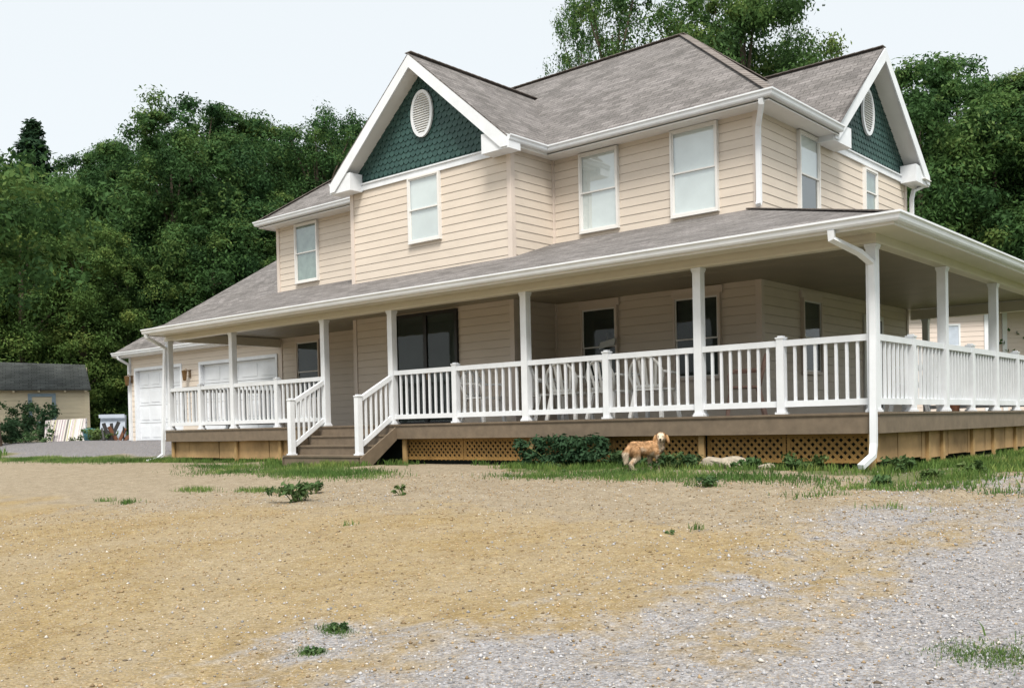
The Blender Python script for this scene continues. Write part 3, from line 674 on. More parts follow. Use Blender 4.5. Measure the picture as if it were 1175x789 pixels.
# ------------------------------------------------------------------ ground
def vnoise(x, y, seed=0):
    xi = np.floor(x).astype(np.int64); yi = np.floor(y).astype(np.int64); fx = x-xi; fy = y-yi
    def hsh(a, b): 
        n = (a*374761393+b*668265263+seed*1442695041) & 0x7fffffff; n = ((n ^ (n >> 13))*1274126177) & 0x7fffffff; return ((n ^ (n >> 16)) & 0xffff)/65535.
    fx = fx*fx*(3-2*fx); fy = fy*fy*(3-2*fy)
    return (hsh(xi, yi)*(1-fx)+hsh(xi+1, yi)*fx)*(1-fy)+(hsh(xi, yi+1)*(1-fx)+hsh(xi+1, yi+1)*fx)*fy
def axis(lo, hi, step, far_lo, far_hi):
    a = list(np.arange(lo, hi, step)); s = step; x = a[-1]
    while x < far_hi: s *= 1.12; x += s; a.append(x)
    s = step; x = a[0]; b = []
    while x > far_lo: s *= 1.12; x -= s; b.append(x)
    return np.array(b[::-1]+a)
gxs = axis(-11, 5, .07, -500, 400); gys = axis(-11.5, .5, .07, -300, 700)
GX, GY = np.meshgrid(gxs, gys); near = ss((14-np.hypot(GX-2, GY+8))/8)*.7+.3
near = near*(np.hypot(GX+6, GY) < 60)
def bumps(X, Y): return (vnoise(X*1.1, Y*1.1, 1)-.5)*.06+(vnoise(X*4, Y*4, 2)-.5)*.022+(vnoise(X*11, Y*11, 3)-.5)*.012-.030*sum(np.exp(-((X-(.9+ss((Y+3)/4)*1.6)-q_+(vnoise(X*0+1, Y*.7, 31)-.5)*.25)/.17)**2) for q_ in (-.6, .95, 2.2))*(Y < 1)
def hfull(X, Y):
    X = np.asarray(X, float); Y = np.asarray(Y, float)
    return hgt(X, Y)+bumps(X, Y)*(np.hypot(X+6, Y) < 60)*np.where((X > -17.7) & (X < .1) & (Y > -.2) & (Y < 11), .3, 1)
GZ = hfull(GX, GY)
def zones(X, Y):
    w = (vnoise(X*.5, Y*.5, 5)-.5); w3 = vnoise(X*1.6, Y*1.6, 6)-.5
    # grey gravel: road that sweeps past the right of the house, driveway in front of the garage
    xe = .9+ss((Y+3)/4)*1.6+w*1.3
    sr = X-(.9+ss((Y+3)/4)*1.6); road = ss((X-xe+1.9+w3*2.0)/5.0)*ss((Y+30)/5)*(.70+.25*vnoise(X*1.3+Y*.5, Y*.6, 15)+.20*np.sin(sr*3.4+w*2))
    patch = np.exp(-(((X-.1)/.55)**2+((Y+9.1)/.5)**2))*.42+np.exp(-(((X-1.6)/1.6)**2+((Y+10)/1.5)**2))*.45
    drive = ss((-18.2-X)/.8)*ss((Y+.6+w*1.2)/1.0)*ss((8-Y)/1)*ss((X+46)/10)
    gv = np.clip(road*.95+patch+drive, 0, 1)
    # a pale band of dry dirt near the house, orange clay further out
    d = -Y-(4.5+1.6*ss((-X-2)/8)+w*2.0+w3*1.2)
    org = ss((d+1.4)/3.0)
    ge = .95+.7*ss((X+6.2)/1.5)*ss((1.6-X)/1)+.9*ss((X+12.6)/1)*ss((-8.6-X)/1.2)-.5*ss((X+9)/.6)*ss((-6-X)/.6)
    gr = ss((Y+ge+w*1.2+w3*.9)/.8)*(X > -17.9)+ss((Y+1.2+w)/.7)*(X <= -17.9)*(1-drive)
    gr = gr+ss((Y-9)/3)*(X > .5)+ss((X-9)/4)+ss((-X-52)/6)+ss((Y-16)/6)
    gr = np.maximum(gr, ss((Y+2.2)/1.4)*ss((X-.2)/.7)*ss((2.4+Y*.15-X+w)/1.0))
    return np.clip(gv, 0, 1), org, np.clip(gr, 0, 1), drive
ny, nx = GX.shape
vs = np.stack([GX, GY, GZ], -1).reshape(-1, 3)
ii = (np.arange(ny-1)[:, None]*nx+np.arange(nx-1)[None]).reshape(-1); fc = np.stack([ii, ii+1, ii+nx+1, ii+nx], 1)
def npmesh(name, vs, fc, mat, smooth=False):
    me = bpy.data.meshes.new(name); k = fc.shape[1]
    me.vertices.add(len(vs)); me.vertices.foreach_set('co', np.asarray(vs, 'f').ravel())
    me.loops.add(fc.size); me.loops.foreach_set('vertex_index', fc.astype('i').ravel())
    me.polygons.add(len(fc)); me.polygons.foreach_set('loop_start', np.arange(0, fc.size, k, dtype='i'))
    if smooth: me.polygons.foreach_set('use_smooth', np.ones(len(fc), bool))
    me.update(calc_edges=True); me.materials.append(M[mat] if isinstance(mat, str) else mat); return me
def put(name, me, parent=None):
    o = bpy.data.objects.new(name, me); C.objects.link(o)
    if parent is not None: o.parent = parent
    return o
me = npmesh('ground', vs, fc, 'ground', True)
zr = zones(GX, GY); ca = me.attributes.new('zone', 'FLOAT_COLOR', 'POINT')
ca.data.foreach_set('color', np.stack([zr[0], zr[1], zr[2], np.ones_like(GX)], -1).astype('f').ravel())
me.attributes.new('drive', 'FLOAT', 'POINT').data.foreach_set('value', zr[3].astype('f').ravel())
o = put('ground', me); o['kind'] = 'structure'; o['label'] = 'orange clay yard with pale dirt, grey gravel drive and grassy edges'

# loose stones
def stones(name, n, sampler, size, colf, label):
    P = sampler(n); n = len(P); base = np.array([(1, 0, 0), (0, 1, 0), (-1, 0, 0), (0, -1, 0), (0, 0, .8), (0, 0, -.6)], float)
    s = size(n); sc = s[:, None, None]*rng.uniform(.5, 1.25, (n, 6, 1))*rng.uniform(.6, 1.2, (n, 1, 3)); a = rng.uniform(0, 6.28, n)
    R = np.stack([np.stack([np.cos(a), -np.sin(a), 0*a], -1), np.stack([np.sin(a), np.cos(a), 0*a], -1), np.stack([0*a, 0*a, 1+0*a], -1)], 1)
    V = np.einsum('nij,nkj->nki', R, base[None]*sc)+np.stack([P[:, 0], P[:, 1], hfull(P[:, 0], P[:, 1])+s*.15], -1)[:, None]
    tri = np.array([(0, 1, 4), (1, 2, 4), (2, 3, 4), (3, 0, 4), (1, 0, 5), (2, 1, 5), (3, 2, 5), (0, 3, 5)])
    F = (np.arange(n)[:, None, None]*6+tri[None]).reshape(-1, 3)
    me = npmesh(name, V.reshape(-1, 3), F, 'stones'); c = me.attributes.new('col', 'FLOAT_COLOR', 'FACE')
    col = colf(P); col = np.repeat(np.concatenate([col, np.ones((n, 1))], 1), 8, 0); c.data.foreach_set('color', col.astype('f').ravel())
    o = put(name, me); tag(o, label, None, None, 'stuff'); return o
def samp(n):
    # denser near the viewer's side of the yard
    t = rng.random(n)**.5*13+2.6; a = YAW+rng.uniform(-.52, .52, n)
    P = np.stack([CAM[0]+np.sin(a)*t, CAM[1]+np.cos(a)*t], -1)
    gv, og, gr, _ = zones(P[:, 0], P[:, 1]); keep = rng.random(n) < (.28+.72*gv)*(1-gr*.9)
    return P[keep & (P[:, 1] < .0)]
def scol(P):
    gv, og, gr, _ = zones(P[:, 0], P[:, 1]); n = len(P); k = rng.random(n)
    g = rng.uniform(.20, .52, (n, 1))*np.array([[1, 1, 1.04]]); oc = rng.uniform(.55, 1.3, (n, 1))*np.array([[.36, .26, .15]])
    pale = rng.uniform(.4, .7, (n, 1))*np.array([[1, .93, .84]]); dark = rng.uniform(.10, .2, (n, 1))*np.array([[1, .8, .6]])
    c = np.where((k < .12+gv*.85)[:, None], g, oc); c = np.where((rng.random(n) < .10)[:, None], pale, c); return np.where((rng.random(n) < .05)[:, None], dark, c)
stones('loose_stones', 90000, samp, lambda n: np.clip(rng.lognormal(-4.75, .42, n), .004, .020), scol, 'small loose stones scattered over the clay and gravel')

# grass
def grass(name, n, sampler, label, hmin=.05, hmax=.16, wid=.012):
    P = sampler(n); n = len(P); hh = rng.uniform(hmin, hmax, n); a = rng.uniform(0, 6.28, n); le = rng.uniform(0, .7, n)*hh; b = rng.uniform(0, 6.28, n)
    z = hfull(P[:, 0], P[:, 1])-.01; dx = np.cos(a)*wid/2; dy = np.sin(a)*wid/2; zz = np.zeros(n)
    p0 = np.stack([P[:, 0]-dx, P[:, 1]-dy, z], -1); p1 = np.stack([P[:, 0]+dx, P[:, 1]+dy, z], -1)
    mx_ = P[:, 0]+np.cos(b)*le*.35; my_ = P[:, 1]+np.sin(b)*le*.35
    p2 = np.stack([mx_+dx*.8, my_+dy*.8, z+hh*.6], -1); p3 = np.stack([mx_-dx*.8, my_-dy*.8, z+hh*.6], -1)
    tp = np.stack([P[:, 0]+np.cos(b)*le, P[:, 1]+np.sin(b)*le, z+hh], -1)
    V = np.stack([p0, p1, p2, p3, tp], 1).reshape(-1, 3); k = np.arange(n)*5
    F = np.concatenate([np.stack([k, k+1, k+2], 1), np.stack([k, k+2, k+3], 1), np.stack([k+3, k+2, k+4], 1)])
    me = npmesh(name, V, F, 'grass'); t = np.tile(np.clip(vnoise(P[:, 0]*1.7, P[:, 1]*1.7, 9)*.8+rng.uniform(-.2, .4, n), 0, 1), 3)
    me.attributes.new('tint', 'FLOAT', 'FACE').data.foreach_set('value', t.astype('f'))
    o = put(name, me); tag(o, label, None, None, 'stuff')
def gs1(n):
    P = np.stack([rng.uniform(-18.3, 3.2, n), rng.uniform(-3.0, 9, n)], -1)
    w = vnoise(P[:, 0]*.6, P[:, 1]*.6, 11); w2 = vnoise(P[:, 0]*2.3, P[:, 1]*2.3, 12)
    _, _, gr, _ = zones(P[:, 0], P[:, 1]); inhouse = (P[:, 0] < .1) & (P[:, 1] > .06)
    w4 = vnoise(P[:, 0]*5, P[:, 1]*5, 17); keep = (~inhouse) & (gr*np.clip((w2-.38)*1.7+(w4-.42)*2.2, .05, 1) > rng.random(n)) & ((P[:, 0] < .1) | (P[:, 0] < 1.9-.1*P[:, 1]*0+w))
    # the stretch right of the steps is almost bare
    
    keep &= ~((P[:, 0] > -11.6) & (P[:, 0] < -9.2) & (P[:, 1] > -.9))
    return P[keep]
grass('grass', 330000, gs1, 'uneven grass along the foot of the porch', .03, .14, .013)
def patches(lst):
    def f(n):
        out = []
        tot = sum(l[2]*l[3]*l[4] for l in lst)
        for x, y, rx, ry, den in lst:
            k = int(n*rx*ry*den/tot); r = rng.normal(0, .5, (k, 2)); out.append(np.stack([x+r[:, 0]*rx, y+r[:, 1]*ry], -1))
        return np.concatenate(out)
    return f
grass('grass_patches', 26000, patches([(-8.6, -2.4, 1.6, .55, 1), (-9.6, -1.9, 1.5, .5, 1.1), (-7.6, -2.2, .8, .35, .8), (-11.5, -2.3, 1.3, .4, .6), (-8.9, -4.5, .45, .22, 1.2), (-7.7, -4.2, .5, .25, 1), (-12.6, -1.6, 1.4, .5, .7),
    (-8.8, -5.7, .16, .14, 2), (-9.6, -5.6, .35, .12, .6), (-4.2, -1.9, .8, .3, 1), (-2.8, -1.6, 1.4, .5, 1.2), (-1.0, -1.7, 1.3, .45, 1.1), (.8, -2.1, .8, .35, .8), (1.5, -2.0, .5, .3, .7), (.5, -2.9, .4, .15, .6), (-1.1, -2.5, .3, .1, 1.4), (.3, -5.0, .08, .06, 2), (3.45, -7.75, .3, .3, .01), (1.6, -3.6, .25, .1, .5), (2.2, -2.2, .4, .2, .5),
    (-20.6, -.9, 2.4, .5, 1.1), (-19.0, -.8, 1.0, .5, 1.2), (-23.5, -.9, 2, .5, .8), (-2.5, -10.3, .2, .2, .3), (-3.5, -5.9, .1, .1, .8)]), 'small grass tufts spreading into the dirt', .02, .10, .011)
grass('low_grass', 5200, patches([(3.55, -7.75, .26, .16, 1), (3.8, -7.5, .2, .15, .5), (.05, -8.95, .12, .08, 2), (.25, -9.3, .12, .07, 1.6)]), 'low green grass growing in the gravel in the foreground', .008, .035, .005)
def gs3(n):
    P = np.stack([rng.uniform(-50, -26, n), rng.uniform(-4, 16, n)], -1); gv, _, _, _ = zones(P[:, 0], P[:, 1]); return P[(gv < .3)]
grass('lawn', 30000, gs3, 'rough grass around the old shed', .1, .35, .04)

# ------------------------------------------------------------------ foliage kit
def leafmesh(name, cen, rad, per, lsz, mat, flat=.7, tint_bias=None, droop=0):
    """leaves scattered round clump centres"""
    n = len(cen)*per; c = np.repeat(cen, per, 0); r = np.repeat(rad, per)[:, None]
    d = rng.normal(0, 1, (n, 3)); d /= np.linalg.norm(d, axis=1)[:, None]; rr = rng.random((n, 1))**.5*rng.uniform(.75, 1.3, (n, 1))
    off = d*rr*r; off[:, 2] *= flat; p = c+off
    if droop: p[:, 2] -= droop*rng.random(n)*np.repeat(rad, per)
    nr = rng.normal(0, 1, (n, 3)); nr = nr*.62+d*.95; nr[:, 2] += .55; nr /= np.linalg.norm(nr, axis=1)[:, None]
    t = rng.normal(0, 1, (n, 3)); t -= (t*nr).sum(1)[:, None]*nr; t /= np.linalg.norm(t, axis=1)[:, None]; b = np.cross(nr, t)
    s = lsz*rng.uniform(.55, 1.3, (n, 1)); V = np.stack([p-t*s, p-b*s*.45, p+t*s, p+b*s*.45], 1).reshape(-1, 3)
    F = np.arange(n*4).reshape(-1, 4); me = npmesh(name, V, F, mat)
    ct = rng.random(len(cen)); ti = np.repeat(ct, per)*.65+rng.random(n)*.3+np.clip(off[:, 2]/np.repeat(rad, per), -1, 1)*.0
    me.attributes.new('tint', 'FLOAT', 'FACE').data.foreach_set('value', np.clip(ti, 0, 1).astype('f')); return me
def limb_tubes(mb, H, base_r, ends, z0, lean=(0, 0)):
    top = Vector((lean[0], lean[1], H*.86)); mid = Vector((lean[0]*.3+random.uniform(-.15, .15), lean[1]*.3, H*.42))
    mb.tube([(0, 0, -.3), (0, 0, .25), tuple(mid), tuple(top)], [base_r*1.35, base_r, base_r*.62, base_r*.12], 8)
    for e in ends:
        e = Vector(e); zt = max(z0*.7, min(e.z*.72, H*.7)); k = zt/(H*.86); s = mid*min(1, k*2) if k < .5 else mid.lerp(top, (k-.5)*2); s = Vector((s.x, s.y, zt))
        m = s.lerp(e, .5)+Vector((0, 0, .08*(e-s).length)); mb.tube([s, m, e], [base_r*.30, base_r*.16, base_r*.04], 5, cap=False)
def make_tree(kind, H, R, z0, clumps, per, lsz, mat='leaf', name='tree'):
    cen = []; rad = []
    lob = rng.uniform(.55, 1.25, (8, 5))
    while len(cen) < clumps:
        if kind == 'conifer':
            z = z0+(H-z0)*rng.random()**1.25; k = 1-(z-z0)/(H-z0); a = rng.uniform(0, 6.28); r = R*(k**.85)*(.35+.65*rng.random()**.5); lay = math.floor(z/.9)
            r *= .75+.3*math.sin(a*3+lay*2.1); cen.append((r*math.cos(a), r*math.sin(a), z-.22*r)); rad.append(.25+.45*k)
        else:
            u = rng.random(); a = rng.uniform(0, 6.28); v = rng.random()**.55; i, j = int(a/6.2832*8) % 8, min(4, int(u*5)); z = z0+(H-z0)*u
            prof = math.sin(math.pi*min(1, max(.02, u*.80+.14)))**.62
            if kind == 'full': prof = max(prof, .75 if u < .6 else 0)
            r = R*prof*lob[i][j]*(.25+.75*v); cen.append((r*math.cos(a), r*math.sin(a), z+rng.uniform(-.5, .5)*(.6+.4*lob[i][j]))); rad.append(rng.uniform(.4, 1.25)*(.6 if u > .82 else 1)*R/4.0)
    cen = np.array(cen); rad = np.array(rad)
    idx = rng.choice(len(cen), 16 if kind != 'sparse' else 34, replace=False)
    tk = MB(); limb_tubes(tk, H, .018*H+.05, [tuple(c) for c in cen[idx]], z0)
    return leafmesh(name, cen, rad, per, lsz, mat, .75 if kind != 'conifer' else .4, droop=.9 if kind in ('sparse', 'conifer') else 0), tk
protos = {}
def proto(key, *a, **k):
    lm, tk = make_tree(*a, **k); t = bpy.data.meshes.new('trunk'); t.from_pydata(tk.v, [], tk.f); t.materials.append(M['bark']); t.shade_smooth(); protos[key] = (lm, t)
proto('A', 'round', 15, 4.2, 2.5, 182, 325, .095)
proto('B', 'round', 14, 3.6, 1.8, 161, 318, .09)
proto('C', 'full', 13, 4.4, .6, 210, 311, .095)
proto('E', 'full', 13, 4.4, .6, 210, 311, .095, mat='leaflight')
proto('D', 'round', 17, 4.8, 4.0, 189, 333, .10)
proto('S', 'sparse', 17, 4.0, 4.0, 230, 120, .085)
proto('K', 'conifer', 16, 3.2, 2.0, 360, 130, .09, mat='leafdark')
proto('U', 'full', 4.5, 2.6, .2, 120, 110, .12)
def tree(px, depth, key, H, label, group, name='tree', zoff=0, wide=1.0):
    x, y = plan(px, depth); lm, t = protos[key]; h0 = {'E': 13, 'A': 15, 'B': 14, 'C': 13, 'D': 17, 'S': 17, 'K': 16, 'U': 4.5}[key]
    o = bpy.data.objects.new(name, None); C.objects.link(o); o.location = (x, y, hz(x, y)+zoff); o.rotation_euler = (0, 0, random.uniform(0, 6.28)); s = H/h0
    o.scale = (s*wide*random.uniform(.92, 1.08), s*wide*random.uniform(.92, 1.08), s)
    tag(o, label, 'bush' if name == 'bush' else 'tree', group)
    put('trunk', t, o); put('crown', lm, o)
def top(ypx, px, depth, x=None):
    """height of a tree whose tip stands ypx high on the photograph's skyline"""
    hor = 488.6-(px-587.5)*.0217; X_, Y_ = plan(px, depth); return ((hor-ypx)/FPX*depth-.08-hz(X_, Y_))*.945
GL = 'tall trees of the wood left of the house'
sky = [(-30, 175, 46, 'A'), (48, 118, 50, 'K'), (112, 160, 55, 'D'), (165, 148, 58, 'A'), (205, 125, 50, 'B'), (240, 98, 54, 'D'), (285, 120, 58, 'A'), (330, 130, 60, 'D'), (372, 128, 56, 'S'), (405, 112, 60, 'S'), (440, 130, 62, 'A')]
lbl = {0: 'tall broadleaf tree at the left edge of the wood behind the shed', 1: 'pointed dark conifer standing above the wood on the far left', 5: 'tallest broadleaf tree of the wood left of the house',
       8: 'thin topped tree of the wood just left of the front gable', 9: 'wispy tree tips of the wood touching the front gable edge'}
for i, (px, yt, D_, k) in enumerate(sky):
    tree(px, D_, k, top(yt, px, D_), lbl.get(i, 'tall broadleaf tree in the dark wood between the conifer and the front gable'), GL, 'conifer' if k == 'K' else 'tree', wide=1.55 if k == 'K' else 1.0)
for px, yt, D_, k in ((-55, 220, 46, 'E'), (30, 205, 44, 'E'), (100, 240, 45, 'E'), (70, 190, 49, 'E')):
    tree(px, D_, k, top(yt, px, D_), 'lighter leafy tree in front of the dark wood above the shed', 'leafy trees above the shed')
for px, yt, D_, k in ((150, 290, 47, 'C'), (200, 215, 51, 'C'), (250, 230, 50, 'C'), (300, 210, 53, 'C'), (350, 220, 52, 'B'), (150, 200, 54, 'A'), (400, 200, 55, 'C')):
    tree(px, D_, k, top(yt, px, D_), 'dark middle height tree of the wood behind the garage roof', 'trees behind the garage')
for px, yt, D_, k in ((-60, 150, 66, 'D'), (0, 170, 64, 'A'), (75, 190, 66, 'D'), (140, 175, 68, 'A'), (200, 160, 66, 'D'), (270, 150, 70, 'A'), (320, 160, 68, 'D'), (380, 165, 70, 'A'), (450, 170, 70, 'D'), (520, 180, 66, 'A')):
    tree(px, D_, k, top(yt, px, D_), 'far tree deep in the wood left of the house', 'far trees deep in the wood')
for px, D_, hh in ((-20, 46, 4), (20, 50, 5), (60, 52, 5), (95, 50, 5), (125, 52, 5), (160, 56, 5), (110, 56, 6), (40, 56, 6), (0, 57, 6), (140, 60, 6)):
    tree(px, D_, 'U', hh, 'dark undergrowth bush at the foot of the wood behind the shed', 'undergrowth bushes behind the shed', 'bush')
tree(712, 42, 'S', top(-60, 705, 42), 'loose drooping tree above the main roof left of its peak', None, wide=.72)
tree(676, 47, 'S', top(-25, 676, 47), 'thin airy tree rising behind the roof ridge left of the drooping tree', None, wide=.45)
tree(862, 40, 'D', top(-70, 862, 40), 'dense dark tree above the main roof between its peak and the side gable', None, wide=.72)
tree(815, 45, 'S', top(-30, 815, 45), 'loose tree directly behind the peak of the main roof', None)
tree(915, 46, 'S', top(15, 915, 46), 'thin tree showing over the ridge of the side gable', None, wide=.6)
GR = 'trees right of the house'
for px, yt, D_, k, lb in ((1060, 62, 38, 'E', 'bright tipped tree immediately right of the side gable'), (1105, 55, 43, 'D', 'tallest broad tree of the wood right of the house'), (1145, 95, 38, 'E', 'bushy tree over the side porch roof near the right edge'),
                      (1180, 60, 41, 'A', 'tree cut off by the right edge of the photo above the side porch'), (1215, 90, 38, 'C', None), (1090, 150, 46, 'C', None), (1150, 170, 48, 'C', None), (1050, 160, 48, 'C', None), (1030, 110, 52, 'A', None), (1200, 150, 50, 'A', None), (1000, 200, 48, 'C', None), (1250, 60, 44, 'A', None)):
    tree(px, D_, k, top(yt, px, D_), lb or 'dark tree filling the wood behind the right side of the house', GR)

_k = 1500; _a = rng.uniform(-1.25, 1.25, _k)+math.atan2(-.8, .6); _d = rng.uniform(38, 52, _k); _t = 9+5*vnoise(_a*9, _a*0, 41)  # foliage mass added out of view, for window reflections and a darker porch
_x = 2+np.cos(_a)*_d; _y = -12+np.sin(_a)*_d; _c = np.stack([_x, _y, hgt(_x, _y)+.5+rng.random(_k)*_t], -1)
tag(put('far_wood', leafmesh('far_wood', _c, rng.uniform(1.0, 2.2, _k), 60, .32, 'leaf')), 'wood across the lane behind the viewer, mirrored in the upper windows', None, None, 'stuff')

# ------------------------------------------------------------------ plants near the house
def leafy(name, loc, cen, rad, per, lsz, mat, label, cat, group=None, stems=True):
    o = thing(name, loc, label, cat, group)
    me = leafmesh('leaves', np.array(cen, float), np.array(rad, float), per, lsz, mat); put('leaves', me, o)
    if stems:
        mb = MB()
        for c in cen[:10]: mb.tube([(c[0]*.2, c[1]*.2, -.03), (c[0]*.6, c[1]*.6, c[2]*.6), tuple(c)], [.008, .006, .003], 4)
        s = mb.build('stem', 'stem'); s.parent = o
    return o
cen = [(rng.uniform(-.85, .85), rng.uniform(-.16, .10), rng.uniform(.05, .46)) for _ in range(60)]
leafy('ivy_bush', (-4.95, -.22, hz(-4.95, -.2)), cen, [.13]*60, 55, .045, 'ivy', 'dark green ivy mounded against the deck skirt left of the dog', 'bush')
cen = [(rng.uniform(-.35, .35), rng.uniform(-.12, .10), rng.uniform(.02, .20)) for _ in range(26)]
leafy('ivy_bush', (-3.75, -.25, hz(-3.75, -.2)), cen, [.11]*26, 50, .04, 'ivy', 'low dark green creeper between the ivy mound and the dog', 'bush')
def weed(x, y, s, label, group=None, n=9, lf=.04, hgh=.7):
    cen = [(rng.normal(0, .35)*s, rng.normal(0, .35)*s, rng.uniform(.15, hgh)*s) for _ in range(n)]
    return leafy('weed', (x, y, float(hfull(x, y))), cen, [s*.28]*n, 26, lf, 'weed', label, 'weed', group)
weed(-5.85, -4.85, .32, 'leafy green weed clump alone in the dirt in front of the steps', n=16, lf=.04)
weed(-6.6, -4.0, .22, 'smaller weed just behind the leafy weed clump in front of the steps', n=8, lf=.03)
weed(-4.76, -3.95, .12, 'tiny upright weed in the bare dirt right of the leafy clump', n=5, lf=.03, hgh=1.2)
weed(-1.45, -.62, .2, 'weed in front of the pale rock by the deck skirt', n=14)
weed(-2.45, -.5, .26, 'weed clump at the left end of the pale rock', n=14)
weed(-.95, -.35, .24, 'dark weed right of the pale rock under the deck', n=10)
weed(-.62, -.25, .3, 'weed against the lattice beside the corner downspout', n=10)
for x, y in ((-2.6, -.8), (-2.75, -.35)): weed(x, y, .30, 'green weed growing right of the dog along the deck', 'weeds right of the dog', n=12)
for x, y in ((.75, -1.75), (1.1, -1.2), (1.35, -.3), (.55, -.35)): weed(x, y, random.uniform(.16, .24), 'weed in the grass along the right side of the deck', 'weeds by the side deck', n=9)
weed(-1.02, -2.52, .16, 'flat weed at the dirt edge below the pale rock', n=7, lf=.03)
weed(.22, -5.3, .05, 'single tiny weed out on the bare dirt', n=3, lf=.02)
weed(.05, -8.97, .09, 'small green sprig on the grey gravel spot in the foreground', n=5, lf=.018, hgh=.4)
weed(.26, -9.3, .07, 'small low sprig nearest the viewer left of centre', n=4, lf=.016, hgh=.4)
weed(-3.95, -1.55, .1, 'dry brown sprig at the dirt edge below the ivy', n=3, lf=.02, hgh=1.5)
# pale rock
def rock(x, y, sx, sy, sz, label, rz=0):
    mb = MB(); mb.ell((0, 0, 0), (sx, sy, sz), 14, 8); o = mb.build('rock', 'rock', smooth=False); o.location = (x, y, float(hfull(x, y))+sz*.35); o.rotation_euler = (0, 0, rz)
    for v in o.data.vertices:
        k = 1+.22*math.sin(v.co.x*9+v.co.y*5+x)+.12*math.sin(v.co.z*30+v.co.x*17); v.co.x *= k; v.co.y *= k
        v.co.z = min(v.co.z, sz*.55)+.02*math.sin(v.co.x*14)
    tag(o, label, 'rock')
rock(-1.95, -.34, .33, .14, .20, 'broad flat pale rock lying against the lattice under the deck')
rock(-1.40, -.26, .14, .10, .10, 'smaller tan rock right of the flat pale rock')

# ------------------------------------------------------------------ chairs
def chair(name, mat, label, cat='chair'):
    o = thing(name, (0, 0, 0), label, cat, None); o.scale = (1.2, 1.08, 1.1)
    mb = MB(); mb.box(-.22, -.21, .40, .22, .22, .43); mb.box(-.23, -.23, .385, .23, -.21, .43); s = mb.build('seat', mat); s.parent = o
    for sx in (-1, 1):
        mb = MB(); mb.bar((sx*.20, -.19, .40), (sx*.245, -.25, 0), .045, .05, (0, 1, 0)); c = mb.build('leg', mat); c.parent = o
        mb = MB(); mb.bar((sx*.19, .20, .40), (sx*.235, .29, 0), .045, .05, (0, 1, 0)); c = mb.build('leg', mat); c.parent = o
        mb = MB(); mb.tube([(sx*.215, -.20, .40), (sx*.255, -.22, .60), (sx*.27, -.15, .645), (sx*.27, .05, .65), (sx*.25, .24, .66)], .020, 6); c = mb.build('armrest', mat, smooth=True); c.parent = o
    def bp(a, r=1.0):   # arched back outline, leaning
        x = .245*r*math.cos(a); z = .60+.28*r*math.sin(a); return (x, .215+(z-.42)*.22, z)
    mb = MB(); pts = [(.20, .21, .42)]+[bp(math.pi*i/14) for i in range(15)]+[(-.20, .21, .42)]; mb.tube(pts, .022, 7)
    mb.box(-.20, .20, .425, .20, .225, .48)
    bk = mb.build('backrest', mat, smooth=True); bk.parent = o
    for i in range(5):
        x = (i-2)*.075; zt = .60+.28*math.sqrt(1-(x*1.15/.26)**2)-.0; mb = MB(); mb.bar((x*.8, .225, .46), (x*1.15, .215+(zt-.42)*.22, zt), .036, .010, (0, 1, 0)); c = mb.build('slat', mat); c.parent = bk
    return o
ch = chair('plastic_chair', 'plastic', 'white plastic armchair with its back to the railing, under the window with the hanging sign')
GC = 'white plastic chairs on the porch'; ch['group'] = GC
ch.location = (-5.46, .62, 0); ch.rotation_euler = (0, 0, R_(180+8))
copy_thing(ch, (-6.2, .95, 0), R_(180-38), 'white plastic armchair turned sideways, left of the three backs along the railing')
copy_thing(ch, (-4.62, .68, 0), R_(180-6), 'white plastic armchair directly behind the short rail post, middle of the three backs')
copy_thing(ch, (-3.72, .60, 0), R_(180+4), 'white plastic armchair with arched back just left of the tall post')
copy_thing(ch, (-7.65, .80, 0), R_(90), 'white plastic armchair standing alone in front of the bay, side on')
copy_thing(ch, (-.62, 3.4, 0), R_(90+180), 'white plastic armchair behind the side railing at the porch corner')
copy_thing(ch, (-.7, 4.5, 0), R_(260), 'second white plastic armchair behind the side railing, further back')
pc = chair('wooden_chair', 'pinkwood', 'pinkish wooden armchair right of the tall post by the corner window'); pc.location = (-2.62, 1.5, 0); pc.rotation_euler = (0, 0, R_(-60))
# small sign hanging in window
mb = MB(); mb.slab([(-.19, 0, 0), (-.16, 0, .13), (.02, 0, .16), (.22, 0, .20), (.18, 0, .06), (0, 0, .03)], (0, .015, 0)); mb.tube([(0, .007, .12), (0, .03, .32)], .003, 4)
o = mb.build('window_ornament', 'blind'); o.location = (-6.55, YM-.14, 1.42); tag(o, 'small pale green ornament hanging in front of the left porch window', 'ornament')
# potted conifer on side railing
o = thing('potted_plant', (-.3, 4.2, 0), 'small dark pointed plant in a pot behind the side railing', 'potted plant')
mb = MB(); mb.tube([(0, 0, 0), (0, 0, .35), (0, 0, .36)], [.13, .17, .17], 12); c = mb.build('pot', 'rust'); c.parent = o
put('leaves', leafmesh('leaves', np.array([(0, 0, .45), (0, 0, .6), (0, 0, .75), (0, 0, .9), (0, 0, 1.02)]), np.array([.2, .17, .13, .09, .05]), 90, .04, 'leafdark'), o)

